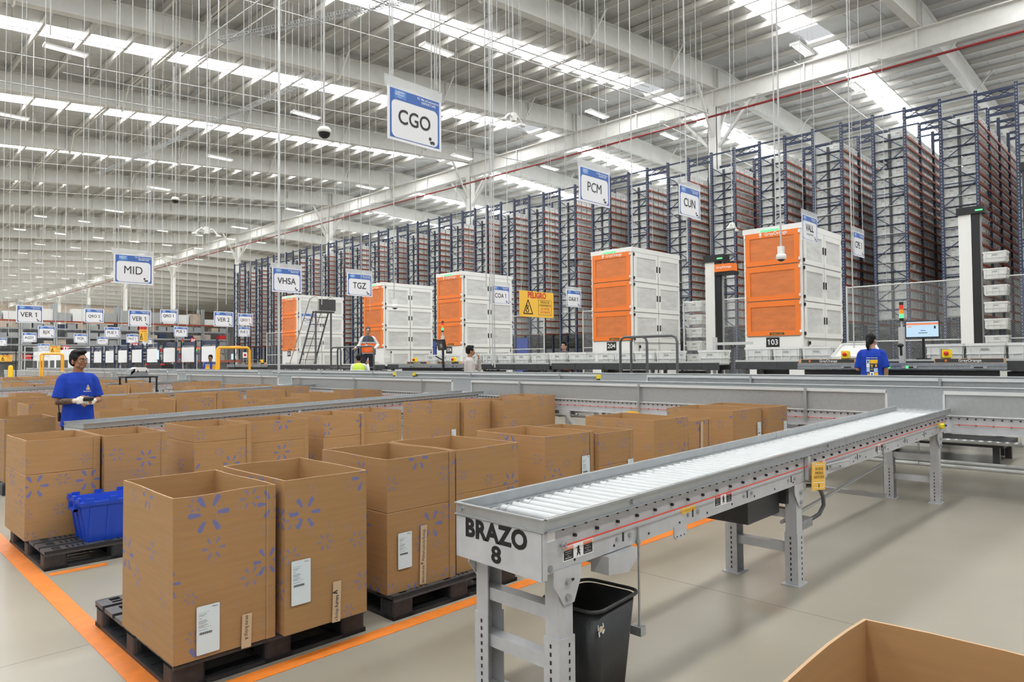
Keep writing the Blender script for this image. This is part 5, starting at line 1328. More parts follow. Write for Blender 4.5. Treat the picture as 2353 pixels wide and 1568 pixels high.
FARLAB = {('QRO 1', 15.006): 'departure sign reading QRO 1, directly above the PUE 2 sign by the leftmost racks', ('QRO 1', 11.757): 'departure sign reading QRO 1 in heavy letters, above the heavy PUE 1 sign', ('PUE 1', 15.436): 'departure sign reading PUE 1 in heavy letters, below the heavy QRO 1 sign', ('PUE 1', 12.266): 'departure sign reading PUE 1 in thin letters, left of the VER 1 sign below MID',
          ('VER 1', 8.262): 'departure sign reading VER 1, directly below the large MID sign', ('VER 1', 4.993): 'departure sign reading VER 1, leftmost large sign above the worker in blue', ('MTY', 9.881): 'departure sign ending in TY, cut by the left edge of the picture', ('MTY', 16.777): 'departure sign reading MTY, left of the small GDL 1 sign', ('MTY', 20.207): 'departure sign reading MTY, right below the narrow yellow danger sign', ('MEX 4', 20.767): 'tiny departure sign above a red sign left of GDL 2', ('MEX 4', 18.075): 'tiny low departure sign right of the lowest one at the far left'}
for (txt, Y, x0, x1, z0, z1, st) in SIGNS:
    lab = FARLAB.get((txt, x0)) or 'white departure sign with a blue border reading %s' % txt
    if txt == 'CGO': lab = 'departure sign reading CGO, largest and nearest of the hanging signs'
    sign(txt, Y, x0, x1, z0, z1, st, lab, txt in NEARS)
def ysign(lab, Y, x0, x1, z0, z1, full, group=None):
    w_, h_ = x1 - x0, z1 - z0; t = thing('danger_sign', lab, 'hanging sign', ((x0 + x1) / 2, Y, z0), 0)
    g = MB(); g.box(-w_ / 2, w_ / 2, -.004, .004, 0, h_); g.build('board', 'signyellow', t)
    g = MB()
    g.mesh(text_me('PELIGRO', .03), TY(0, -.007, h_ * .84, min(.13, w_ * .16), min(.15, w_ * .18)), 1)
    c_ = -w_ * .26; A = [(c_ - w_ * .13, .06), (c_ + w_ * .13, .06), (c_, h_ * .66)]
    for i in range(3): a, b = A[i], A[(i + 1) % 3]; g.bar((a[0], -.006, a[1]), (b[0], -.006, b[1]), .002, .018)
    for (u, v, r) in ((c_ - .02, .12, .035), (c_ - .02, .19, .025)): g.tube([(u + r * math.cos(q), -.006, v + r * math.sin(q)) for q in [i * PI / 5 for i in range(11)]], .007, 5)
    B = [(.04, .05), (w_ * .43, .05), (w_ * .43, h_ * .68), (.04, h_ * .68)]
    for i in range(4): a, b = B[i], B[(i + 1) % 4]; g.bar((a[0], -.006, a[1]), (b[0], -.006, b[1]), .002, .004)
    for i, (l, m_) in enumerate((('RIESGO DE', 0), ('ATRAPAMIENTO', 0), ('NO METER', 1), ('LAS MANOS', 1))): g.mesh(text_me(l, .0), TY((.04 + w_ * .43) / 2, -.007, h_ * (.60 - .13 * i), (.043 if len(l) > 9 else .05) * w_ / .93, .058 * w_ / .93), m_)
    g.build('printing', ['blacktext', 'redtext'], t)
    g = MB()
    for u in (-w_ / 2 + .05, w_ / 2 - .05): g.cyl((u, 0, h_ - .01), (u, 0, zroof((x0 + x1) / 2) + .02 - z0), .004, 6, cap=False)
    g.build('hanging_rod', 'conduit', t)
ysign('yellow PELIGRO sign with a warning triangle, largest of the yellow signs', 8.77, 9.123, 10.062, 2.29, 2.77, True)
ysign('narrow yellow danger sign above the MTY sign', 32.33, 10.08, 10.44, 2.43, 2.93, False)
ysign('yellow danger sign above the left amber railing', 46.75, 9.87, 10.38, 2.11, 2.51, False)
ysign('yellow danger sign low at the left edge of the picture', 48.78, 7.87, 8.44, 1.63, 2.0, False)
def rsign(lab, Y, x0, x1, z0, z1):
    t = thing('fire_sign', lab, 'hanging sign', ((x0 + x1) / 2, Y, z0)); w_, h_ = x1 - x0, z1 - z0
    g = MB(); g.box(-w_ / 2, w_ / 2, -.004, .004, 0, h_); g.build('board', 'redtext', t)
    g = MB(); g.box(-w_ * .32, -w_ * .14, -.007, -.005, h_ * .3, h_ * .85); g.box(.02 * w_, w_ * .16, -.007, -.005, h_ * .25, h_ * .8); g.box(w_ * .22, w_ * .36, -.007, -.005, h_ * .45, h_ * .8); g.build('printing', 'whitetext', t)
    g = MB(); g.cyl((0, 0, h_), (0, 0, zroof(x0) - z0), .004, 5, cap=False); g.build('hanging_rod', 'conduit', t)
rsign('small red fire sign right of the heavy PUE 1 sign', 36.98, 13.98, 14.25, 2.45, 2.76)
rsign('small red fire sign behind the PAZ 1 sign', 43.46, 13.2, 13.5, 2.37, 2.65)
rsign('small red fire sign left of the GDL 2 sign', 57.9, 12.97, 13.43, 2.38, 2.76)
# ---------------------------------------------------------------- droppers, cameras, access points
DROPS = [
    (8.14, 15.99, 1.22, 0.050),
    (4.62, 6.45, 4.66, 0.012),
    (5.02, 6.05, 4.53, 0.010),
    (4.98, 6.09, 4.58, 0.008),
    (8.92, 9.43, 2.86, 0.014),
    (9.02, 9.38, 1.40, 0.020),
    (9.05, 9.35, 1.36, 0.014),
    (9.32, 9.74, 2.58, 0.010),
    (9.33, 4.01, 2.94, 0.016),
    (11.72, 5.12, 3.77, 0.014),
    (12.44, 7.26, 3.46, 0.020),
    (10.82, 7.46, 3.65, 0.014),
    (12.69, 4.21, 1.66, 0.014),
    (5.19, 8.86, 4.82, 0.014),
    (8.31, 11.48, 2.63, 0.012),
    (7.37, 9.55, 3.52, 0.008),
    (6.72, 10.24, 2.92, 0.008),
    (9.90, 9.85, 3.05, 0.008),
    (9.74, 8.59, 3.02, 0.006),
    (9.57, 7.26, 4.84, 0.006),
    (9.82, 7.01, 4.73, 0.008),
    (12.79, 8.30, 3.98, 0.006),
    (21.79, 6.31, 3.01, 0.008),
    (10.71, 8.99, 3.83, 0.008),
    (7.29, 12.52, 2.64, 0.010),
    (7.15, 12.67, 2.56, 0.006),
    (9.11, 13.52, 2.60, 0.006),
    (7.72, 14.88, 3.81, 0.010),
    (8.72, 22.47, 3.05, 0.012),
    (9.15, 22.03, 3.12, 0.012),
    (7.64, 17.86, 2.99, 0.010),
    (10.02, 26.85, 2.85, 0.012),
    (7.53, 20.84, 2.54, 0.008),
    (8.63, 25.39, 3.35, 0.008),
    (7.04, 21.37, 1.92, 0.010),
    (7.62, 23.62, 2.03, 0.010),
    (6.56, 21.80, 3.01, 0.010),
    (6.85, 21.52, 3.01, 0.008),
    (7.67, 26.39, 2.76, 0.010),
    (4.36, 15.45, 3.73, 0.008),
    (4.86, 14.95, 3.72, 0.008),
    (7.25, 26.81, 3.37, 0.010),
    (6.82, 27.23, 3.40, 0.010),
    (7.83, 31.95, 2.46, 0.012),
    (6.31, 27.79, 2.63, 0.012),
    (7.09, 32.69, 3.08, 0.012),
    (4.79, 23.60, 3.20, 0.010),
    (4.30, 24.10, 3.20, 0.010),
    (5.92, 31.03, 2.73, 0.012),
    (4.94, 29.18, 2.49, 0.012),
    (3.58, 21.99, 3.03, 0.010),
    (3.54, 13.41, 4.53, 0.007),
    (3.62, 14.77, 4.22, 0.007),
    (2.18, 10.47, 5.75, 0.012),
    (2.41, 13.10, 5.18, 0.007),
    (4.78, 13.56, 4.86, 0.008),
    (6.17, 13.60, 4.23, 0.008),
    (6.09, 15.12, 3.68, 0.008),
    (6.88, 14.31, 4.05, 0.006),
    (8.07, 17.40, 3.55, 0.008),
    (7.52, 13.66, 4.04, 0.006),
    (8.53, 14.06, 4.20, 0.006),
    (9.21, 14.79, 3.84, 0.006),
    (9.18, 10.56, 3.32, 0.006),
    (10.70, 11.84, 4.18, 0.006),
    (11.56, 11.00, 3.27, 0.006),
    (20.57, 10.26, 7.04, 0.008),
    (20.82, 9.95, 8.28, 0.006),
]
for i, (x, y, z, r) in enumerate(DROPS):
    lab = {0: 'thick galvanised conduit dropping left of the VHSA sign to the conveyor', 8: 'white conduit ending in the access point in front of the 103 cabinet', 13: 'thin conduit holding the dome camera left of the CGO sign', 10: 'conduit dropping behind the CUN sign', 5: 'thick conduit dropping left of the COA 1 sign to an orange-tipped box'}.get(i)
    dropper(x, y, z, r * (.6 if i in (0, 5) else .8), lab, 'pipe' if i in (0, 5) else 'conduit')
for i, (x, y, z, lab) in enumerate(((5.2, 8.86, 4.74, 'white dome camera hanging below the left skylights'), (6.68, 18.73, 5.65, 'small dome camera far above the MID sign'))):
    t = thing('dome_camera', lab, 'camera', (x, y, z)); g = MB(); g.lathe([(.0, .12), (.07, .12), (.10, .08), (.10, .05), (.085, .04)], (0, 0, 0), 16); g.build('housing', 'white', t)
    g = MB(); g.lathe([(.085, .045), (.075, .0), (.04, -.03), (0, -.035)], (0, 0, 0), 16); g.build('dome', 'black', t); g = MB(); g.cyl((0, 0, .12), (0, 0, zroof(x) - z + .02), .01, 6); g.build('mount_pipe', 'conduit', t)
for i, (x, y, z, lab) in enumerate(((9.33, 4.01, 2.86, 'white access point on a conduit in front of the 103 cabinet'), (8.32, 11.47, 2.58, 'white access point on a conduit in front of the second tower'))):
    t = thing('access_point', lab, 'access point', (x, y, z)); g = MB(); g.box(-.035, .035, -.035, .035, .05, .16); g.build('junction_box', 'white', t)
    g = MB(); g.lathe([(0, .05), (.06, .05), (.065, .03), (.07, -.0), (.055, -.02)], (0, 0, 0), 16); g.build('housing', 'white', t); g = MB(); g.lathe([(.055, -.02), (.02, -.045), (0, -.045)], (0, 0, 0), 16); g.build('lens', 'black', t)
for i, (x, y, z, lab) in enumerate(((9.94, 9.68, 6.3, 'white twin-head sensor cluster hanging right of the CGO sign'), (6.45, 16.15, 4.45, 'white twin-head sensor cluster right above the VER 2 sign'), (19.0, 9.6, 5.3, 'white camera cluster below the CUN sign in front of the racks'))):
    t = thing('sensor_cluster', lab, 'camera', (x, y, z)); g = MB(); g.box(-.05, .05, -.05, .05, 0, .16); g.build('junction_box', 'white', t)
    for s in (-1, 1): g = MB(); g.tube([(0, 0, .05), (s * .12, 0, .12), (s * .2, 0, .05), (s * .26, 0, -.02)], .022, 6); g.ell((s * .27, 0, -.03), (.07, .06, .035), 10, 6); g.build('camera_head', 'white', t)
    g = MB(); g.cyl((0, 0, .16), (0, 0, zroof(x) - z + .02), .012, 6); g.build('mount_pipe', 'conduit', t)
# ---------------------------------------------------------------- back left: railings, cart, work stations, shelves
def gate(x0, x1, y, z1, lab, zb=.0):
    t = thing('safety_railing', lab, 'railing', (x0, y, 0)); w_ = x1 - x0
    for dy, a, b in ((0, 0, w_ * .83), (.5, w_ * .2, w_)):
        s = .1; P = [(a, zb), (a, z1 - s), (a + s * .3, z1 - s * .3), (a + s, z1), (b - s, z1), (b - s * .3, z1 - s * .3), (b, z1 - s), (b, zb)]
        g = MB(); g.tube([(u, dy, v) for u, v in P], .042, 8); o = g.build('hoop', 'railorange', t)
        g = MB(); g.cyl((a, dy, 1.35), (b, dy, 1.35), .02, 8) if False else g.box(a - .08, a + .08, dy - .08, dy + .08, 0, .012); g.box(b - .08, b + .08, dy - .08, dy + .08, 0, .012); g.build('foot_plate', 'railorange', o)
    return t
g1 = gate(8.62 + 1.62, 8.62 + 3.05, 24.7, 2.02, 'amber tube railing right of the man in the amber vest')
gate(8.25, 9.35, 41, 1.98, 'amber tube railing left of the worker in the blue T-shirt')
t = thing('warning_card', 'small white card with a red mark hanging inside the amber railing', 'sign', (11.25, 24.68, 1.75)); g = MB(); g.box(-.08, .08, -.003, .003, -.1, .1); g.build('card', 'whitetext', t); g = MB(); g.cyl((0, -.004, 0), (0, -.008, 0), .05, 12); g.build('mark', 'redtext', t)
t = thing('bollard', 'short yellow bollard at the left edge', 'bollard', (7.9, 46, 0)); g = MB(); g.lathe([(0, 1.42), (.07, 1.40), (.11, 1.34), (.12, 1.25), (.12, 0)], (0, 0, 0), 14); g.build('post', 'yellow', t); g = MB(); g.cyl((0, 0, 0), (0, 0, .02), .16, 14); g.build('base_plate', 'yellow', t)
t = thing('cart', 'black metal table carrying the grey machine', 'cart', (6.2, 21.0, 0))
g = MB(); g.box(0, .85, 0, .6, 1.08, 1.12); g.build('table_top', 'black', t)
for x in (.03, .82):
    for y in (.03, .57): g = MB(); g.box(x - .02, x + .02, y - .02, y + .02, 0, 1.08); g.build('leg', 'black', t)
g = MB(); g.box(.03, .82, .02, .05, .6, .63); g.build('cross_bar', 'black', t)
t = thing('label_printer', 'grey machine with a white domed lid on the black table', 'machine', (6.38, 21.1, 1.12)); g = MB(); g.box(0, .44, 0, .4, 0, .14); g.prism([(-.02, .06), (.02, .2), (.10, .22), (.10, .14), (-.02, .02)], lambda u, v, q: (u, q, v), 0, .4); g.build('body', 'galvdark', t)
g = MB(); g.prism([(.04, .13), (.46, .13), (.45, .19), (.38, .25), (.14, .25), (.07, .20)], lambda u, v, q: (u, q, v), .0, .4); g.build('lid', 'white', t); g = MB(); g.box(.16, .18, -.01, 0, .1, .17); g.box(.38, .4, -.01, 0, .1, .17); g.build('latch', 'black', t)
def workstation(x, y, w_, lab, boards=True):
    t = thing('packing_station', lab, 'work station', (x, y, 0), 0, 'packing stations behind the main lines')
    g = MB(); g.box(.06, .09, 0, w_, 1.52, 2.2); g.build('back_board', 'whitetext', t)
    g = MB(); g.box(-.5, .1, -.1, w_ + .1, 1.02, 1.06); g.build('table_top', 'fargrey', t)
    for a in (-.08, w_ + .08): g = MB(); g.box(.05, .12, a - .03, a + .03, 0, 2.5); g.build('post', 'navydark', t)
    for a in (-.05, w_ + .05): g = MB(); g.box(-.48, -.44, a - .02, a + .02, 0, 1.02); g.build('leg', 'fargrey', t)
    g = MB(); g.box(-.45, .0, .1, .5, .2, .75); g.build('white_bin', 'whitetext', t)
    g = MB(); g.box(.13, .16, -.05, w_ + .05, 2.28, 2.45); g.build('light_bar', 'navy', t)
    g = MB(); g.tube([(0, .15, 1.06), (-.1, .2, 1.4), (-.2, .35, 1.45)], .015, 6); g.ell((-.22, .37, 1.45), (.05, .05, .07), 8, 6); g.build('scanner_arm', 'black', t)
    return t
for i in range(9):
    y = 30.2 + i * 2.35
    workstation(12.4, y, 1.5, 'packing station with a white back board, %s from the right' % ORD[i])
t = thing('terminal_desk', 'black desk with a green mark and two red corners below the lit monitor', 'desk', (11.4, 33.5, 0)); g = MB(); g.box(0, .5, 0, 2.1, .6, 1.42); g.build('cabinet', 'black', t)
g = MB(); g.box(-.02, .1, -.05, .12, 1.38, 1.45); g.box(-.02, .1, 1.95, 2.12, 1.38, 1.45); g.build('red_corner', 'red', t); g = MB(); g.box(-.01, 0, 1.75, 1.9, 1.1, 1.2); g.build('green_mark', 'ledgreen', t)
monitor(11.5, 34.3, 1.86, .78, .44, 'wide lit monitor above the black desk in the packing area', 'plain', -.2)
monitor(12.5, 28.6, 1.72, .42, .24, 'small lit monitor left of the man in the amber vest', 'plain', -.2)
def shelving(x, y, w_, lab):
    t = thing('roller_shelf', lab, 'shelf', (x, y, 0), 0, 'orange-beamed shelves behind the packing area')
    for a in (0, w_ / 2, w_): g = MB(); g.box(-.05, .05, a - .05, a + .05, 0, 2.35); (a < w_) and g.bar((.0, a, .3), (.0, a + .45, 2.2), .05); g.build('post', 'rail', t)
    for z, m_ in ((2.26, 'orange'), (1.55, 'beamred'), (.95, 'orange')): g = MB(); g.box(-.06, -.0, 0, w_, z - .06, z + .05); g.build('shelf_beam', m_, t)
    for z in (1.6, 1.0): g = MB(); g.box(0, .8, 0, w_, z, z + .02); g.build('shelf', 'fargrey', t)
for i in range(3): shelving(15.1, 33.5 + i * 3.4, 3.1, 'dark shelf with an orange top beam behind the amber vest, %s from the right' % ORD[i])
for i in range(6):
    t = thing('work_locker', 'tall white locker panel in the far left work area', 'locker', (11.3 + .1 * i, 49 + i * 2.1, 0), 0, 'white locker panels at the far left'); g = MB(); g.box(0, .3, 0, 1.3, 0, 2.35); g.build('cabinet', 'whitetext', t); g = MB(); g.box(-.01, 0, .1, 1.2, 1.0, 1.7); g.build('opening', 'darkgrey', t)
# far pallet racks
rf = random.Random(5)
for i in range(8):
    x = 9.6 + i * 2.35; y = 66
    t = thing('pallet_rack', 'far pallet rack bay with an orange beam, %s from the left behind the signs' % ORD[i], 'pallet rack', (x, y, 0), 0, 'far pallet rack bays')
    for a in (.07, 2.27): g = MB(); g.box(a - .06, a + .06, -.05, .05, 0, 6.4); g.box(a - .06, a + .06, 1.0, 1.1, 0, 6.4); g.build('upright', 'galvdull', t)
    for z, m_ in ((4.92, 'beamred'), (4.3, 'fargrey'), (3.6, 'fargrey'), (3.0, 'fargrey'), (2.4, 'fargrey'), (1.8, 'fargrey')): g = MB(); g.box(0, 2.3, -.06, .0, z - .07, z + .05); g.box(0, 2.3, 0, 1.05, z, z + .02); g.build('shelf_beam', m_, t)
    for z in (1.85, 2.45, 3.05, 3.65, 4.35):
        for k in range(3):
            if rf.random() < .25: continue
            g = MB(); hh = rf.uniform(.25, .45); xx = x + .12 + k * .73; g.box(xx - x, xx - x + .62, .05, .9, 0, hh)
            o = g.build('storage_bin', rf.choice(['navydark', 'fargrey', 'galvdull', 'farbeige', 'totedark', 'redtext' if rf.random() < .2 else 'fargrey']), None, None, (x, y, z)); tag(o, 'bin on the shelves of the far pallet racks', 'storage bin', 'bins on the far shelves')
    for k in range(2):
        g = MB(); hh = rf.uniform(.5, 1.1); g.box(.15 + k * 1.08, 1.1 + k * 1.08, .05, 1.0, 0, hh); o = g.build('wrapped_pallet', rf.choice(['farbeige', 'totedark', 'tote', 'tote', 'galvdull']), None, None, (x, y, 4.98)); tag(o, 'wrapped load on the orange beam of the far racks', 'wrapped load', 'loads on top of the far racks')
g = MB(); g.box(9, 29.5, 68, 68.2, 0, 4.4); struct('partition_back', g, 'fargrey')
fence_panel((10.2, 55), (19.5, 55), .2, 2.6, 'chain-link fence in front of the far pallet racks', .3)
t = thing('safety_cage', 'black framed cage at the left edge of the far work area', 'cage', (7.4, 46.5, 0))
for a in (0, .8): g = MB(); g.box(a, a + .05, 0, .05, 0, 2.3); g.build('post', 'black', t)
g = MB(); g.box(0, .85, 0, .05, 2.25, 2.3); g.box(0, .85, 0, .05, 1.5, 1.54); g.build('rail', 'black', t)
# ================================================================ people
def caps(g, pts, n=12):
    """chain of tapered capsules: pts = [(p, r), ...]"""
    for i in range(len(pts) - 1):
        (p, r), (q, s) = pts[i], pts[i + 1]; g.cyl(p, q, r, n, s)
    for p, r in pts: g.ell(p, (r, r, r), n, 8)
def loft(g, rings, n=20, m=None):
    """rings: (cx, cy, z, rx, ry)"""
    vs = [(cx + rx * math.cos(2 * PI * j / n), cy + ry * math.sin(2 * PI * j / n), z) for cx, cy, z, rx, ry in rings for j in range(n)]; k = len(rings)
    g.add(vs, [(i * n + j, i * n + (j + 1) % n, (i + 1) * n + (j + 1) % n, (i + 1) * n + j) for i in range(k - 1) for j in range(n)] + [tuple(range(n))[::-1], tuple(range((k - 1) * n, k * n))], m, True)
def fuse(o, vox, it=4):
    r = o.modifiers.new('fuse', 'REMESH'); r.mode = 'VOXEL'; r.voxel_size = vox; r.use_smooth_shade = True
    s = o.modifiers.new('smooth', 'SMOOTH'); s.factor = .5; s.iterations = it
def wrap(o, tgt, off=.004):
    s = o.modifiers.new('wrap', 'SHRINKWRAP'); s.target = tgt; s.wrap_method = 'NEAREST_SURFACEPOINT'; s.wrap_mode = 'ABOVE_SURFACE'; s.offset = off
def hand(g, w, d, up, side, curl=.6, sc=1.):
    """palm + four unequal fingers + thumb; w wrist, d direction, up back-of-hand normal, side thumb side vector"""
    w = Vector(w); d = Vector(d).normalized(); up = Vector(up).normalized(); sd = Vector(side).normalized()
    for k in range(4):
        a = w + sd * (.030 - k * .019) * sc; b = w + d * .085 * sc + sd * (.030 - k * .0195) * sc; g.cyl(a, b, .013 * sc, 8, .011 * sc); g.ell(a, (.014 * sc,) * 3, 8, 6)
    for k, L in enumerate((.068, .076, .071, .056)):
        p = w + d * .083 * sc + sd * (.030 - k * .0198) * sc; c_ = curl; dd = d.copy()
        for s_ in (.45, .32, .26):
            ang = c_ * (1 if s_ > .4 else 1.2); dd = (dd * math.cos(ang) - up * math.sin(ang)).normalized() if s_ else dd
            q = p + dd * L * s_ * sc; g.cyl(p, q, .0088 * sc, 8, .0080 * sc); g.ell(q, (.0083 * sc,) * 3, 8, 6); p = q
            dd = dd
            up2 = up
            up = (up * math.cos(ang) + d * 0 * math.sin(ang)).normalized()
        up = up2 if False else Vector(up2)
    p = w + d * .02 * sc + sd * .030 * sc; q = p + (sd * .75 + d * .55 - up * .25).normalized() * .045 * sc; r_ = q + (d * .9 - up * .3 - sd * .1).normalized() * .034 * sc
    g.cyl(p, q, .0125 * sc, 8, .0105 * sc); g.cyl(q, r_, .0102 * sc, 8, .0085 * sc); g.ell(q, (.0105 * sc,) * 3, 8, 6); g.ell(r_, (.0088 * sc,) * 3, 8, 6)
def head(g, T):
    """skull, jaw, nose, brow, ears, lips area; local face looks to -y, origin at the base of the skull centre"""
    old = g.T; g.T = T
    g.ell((0, .012, .045), (.072, .092, .088), 20, 14); g.ell((0, -.022, .0), (.060, .066, .075), 18, 12); g.ell((0, -.040, -.058), (.040, .044, .034), 14, 10)
    g.ell((0, -.085, -.062), (.020, .013, .014), 10, 8); g.ell((0, -.080, .040), (.048, .016, .016), 12, 8)
    for s in (-1, 1): g.ell((s * .040, -.062, -.008), (.024, .024, .026), 10, 8); g.ell((s * .076, .012, .0), (.010, .019, .032), 10, 8); g.ell((s * .045, -.030, -.045), (.022, .034, .022), 10, 8)
    g.cyl((0, -.084, .030), (0, -.102, -.010), .009, 8, .013); g.ell((0, -.104, -.012), (.014, .012, .011), 10, 8)
    for s in (-1, 1): g.ell((s * .013, -.098, -.018), (.009, .009, .008), 8, 6)
    g.ell((0, -.088, -.040), (.026, .010, .013), 10, 8)
    g.T = old
def face_bits(t, T, tgt, fine=True, glasses=True, hairm='hair', brows=True, specs='black', beard=False):
    for s in (-1, 1):
        g = MB(); g.T = T; g.ell((s * .032, -.078, .018), (.014, .010, .0078), 12, 8); o = g.build('eye', 'eyewhite', t)
        g = MB(); g.T = T; g.ell((s * .032, -.086, .018), (.0062, .0035, .0062), 10, 8); g.build('iris', 'black', o)
    g = MB(); g.T = T
    for s in (-1, 1): g.tube([(s * .014, -.098, .035), (s * .032, -.097, .041), (s * .050, -.084, .035)], .0034, 6)
    g.build('eyebrow_pair', hairm, t)
    g = MB(); g.T = T; g.tube([(-.021, -.094, -.041), (-.010, -.100, -.038), (0, -.101, -.040), (.010, -.100, -.038), (.021, -.094, -.041)], .0042, 6); g.tube([(-.017, -.095, -.047), (0, -.100, -.049), (.017, -.095, -.047)], .0048, 6); g.build('lips', 'lips', t)
    if glasses:
        g = MB(); g.T = T
        for s in (-1, 1):
            pr = rrect(.046, .028, .012, 4); g.tube([(s * .032 + u, -.106 + abs(s * .032 + u) ** 2 * 7, .014 + v) for u, v in pr + pr[:1]], .0018, 5, cap=False)
            g.tube([(s * .056, -.085, .022), (s * .076, -.06, .020), (s * .082, .02, .010)], .0016, 5)
        g.tube([(-.009, -.106, .018), (0, -.109, .020), (.009, -.106, .018)], .0016, 5); g.build('glasses', specs, t)
def make_person(lab, loc, rz, cfg, group=None):
    """cfg: height, skin, vox, head turn/tilt, arms [(shoulder, elbow, wrist)], clothes"""
    t = thing('person', lab, 'person', loc, rz, group); S = cfg['h'] / 1.70
    vox = cfg.get('vox', .012); sk = cfg.get('skin', 'skin'); T0 = Matrix.Scale(S, 4)
    g = MB(); g.T = T0; bw = cfg.get('build', 1.)
    loft(g, [(0, 0, .86, .13 * bw, .10 * bw), (0, 0, .95, .165 * bw, .115 * bw), (0, 0, 1.06, .14 * bw, .10 * bw), (0, .005, 1.22, .16 * bw, .115 * bw), (0, .01, 1.34, .17 * bw, .105 * bw), (0, .01, 1.41, .13, .08), (0, .01, 1.45, .06, .06)])
    caps(g, [((0, .015, 1.40), .060), ((0, .0, 1.50), .054)])
    for s, leg in zip((-1, 1), cfg.get('legs', (None, None))):
        st = leg or ((s * .09, 0, .88), (s * .10, -.01, .48), (s * .10, .02, .09))
        caps(g, [(st[0], .085), (tuple(Vector(st[0]).lerp(Vector(st[1]), .5)), .072), (st[1], .052), (tuple(Vector(st[1]).lerp(Vector(st[2]), .35)), .053), (st[2], .036)])
        f_ = Vector(st[2]); caps(g, [(f_ + Vector((0, .02, -.045)), .035), (f_ + Vector((0, -.13, -.055)), .028)], 10)
    gl = MB(); gl.T = T0
    for s, (sh, el, wr, hd, hup, hside, curl) in zip((-1, 1), cfg['arms']):
        sh, el, wr = Vector(sh), Vector(el), Vector(wr)
        caps(g, [(sh, .052), (sh.lerp(el, .5), .045), (el, .038), (el.lerp(wr, .35), .038), (wr, .026)])
        hand(g, wr, hd, hup, hside, curl)
        if cfg.get('gloves'): 
            a = wr; d = Vector(hd).normalized(); sd = Vector(hside).normalized()
            caps(gl, [(wr - (wr - el).normalized() * .03, .031), (wr, .031)], 12)
            for k in range(4): p = wr + d * .0 + sd * (.030 - k * .019); q = wr + d * .095 + sd * (.030 - k * .0195); gl.cyl(p, q, .0185, 8, .0155); gl.ell(q, (.0158,) * 3, 8, 6)
            p = wr + d * .02 + sd * .030; q = p + (sd * .75 + d * .55 - Vector(hup) * .25).normalized() * .03; gl.cyl(p, q, .018, 8, .0155)
    ht = T0 @ Matrix.Translation((0, -.012, 1.580)) @ Matrix.Rotation(cfg.get('turn', 0), 4, 'Z') @ Matrix.Rotation(cfg.get('tilt', 0), 4, 'X')
    head(g, ht)
    body = g.build('body', sk, t); fuse(body, vox * S, 3)
    if cfg.get('face', True): face_bits(t, ht, body, glasses=cfg.get('glasses', False), hairm=cfg.get('hairm', 'hair'))
    # hair
    g = MB(); g.T = ht; hk = cfg.get('hair', 'short')
    g.ell((0, .022, .062), (.080, .096, .084), 18, 12)
    g.ell((0, .060, .018), (.070, .055, .075), 14, 10)
    if hk in ('short', 'full'):
        g.ell((0, -.035, .118), (.066, .055, .028), 14, 10); 
        for s in (-1, 1): g.ell((s * .069, .0, .045), (.012, .05, .04), 10, 8)
        if hk == 'full': g.ell((.012, -.05, .122), (.05, .045, .03), 12, 8); g.ell((0, .02, .115), (.07, .075, .04), 12, 8)
    if hk == 'ponytail':
        g.ell((0, .09, .01), (.05, .05, .06), 12, 10); caps(g, [((0, .12, -.02), .038), ((.0, .135, -.08), .034), ((.0, .12, -.15), .015)], 10)
    if hk == 'bun': g.ell((0, .02, .155), (.026, .026, .024), 12, 8); caps(g, [((0, .02, .12), .012), ((0, .02, .14), .012)], 8)
    o = g.build('hair', cfg.get('hairm', 'hair'), t); fuse(o, max(.006, vox * .8), 2)
    # trim the fringe: a cut plane is not needed, the skull shows below it
    if cfg.get('gloves'): o = gl.build('glove_pair', 'glove', t, 'cream work gloves with bare fingertips'); fuse(o, .006, 2)
    # trousers
    g = MB(); g.T = T0
    loft(g, [(0, .0, .80, .155 * bw, .115 * bw), (0, 0, .92, .160 * bw, .120 * bw), (0, 0, 1.00, .145 * bw, .108 * bw)])
    for s, leg in zip((-1, 1), cfg.get('legs', (None, None))):
        st = leg or ((s * .09, 0, .88), (s * .10, -.01, .48), (s * .10, .02, .09))
        for a, b, r1, r2 in ((st[0], st[1], .088, .072), (st[1], st[2], .075, .062)): g.cyl(a, b, r1, 14, r2)
        g.ell(st[1], (.075,) * 3, 12, 8); g.ell(Vector(st[0]) * .97, (.088,) * 3, 12, 8)
    o = g.build('trousers', cfg.get('pants', 'denim'), t); fuse(o, .012, 3)
    for s, leg in zip((-1, 1), cfg.get('legs', (None, None))):
        st = leg or ((s * .09, 0, .88), (s * .10, -.01, .48), (s * .10, .02, .09)); f_ = Vector(st[2]); g = MB(); g.T = T0
        caps(g, [(f_ + Vector((0, .03, -.04)), .044), (f_ + Vector((0, -.06, -.045)), .042), (f_ + Vector((0, -.15, -.052)), .036)], 10); o = g.build('shoe', 'black', t); fuse(o, .012, 2)
    # shirt
    g = MB(); g.T = T0; hem = cfg.get('hem', .84)
    loft(g, [(0, 0, hem, .188 * bw, .142 * bw), (0, 0, hem + .10, .178 * bw, .136 * bw), (0, 0, 1.08, .164 * bw, .130 * bw), (0, .005, 1.20, .172 * bw, .132 * bw), (0, .01, 1.32, .176 * bw, .124 * bw), (0, .012, 1.385, .160, .102), (0, .013, 1.425, .115, .083), (0, .012, 1.455, .068, .066)])
    sl = cfg.get('sleeve', .62)
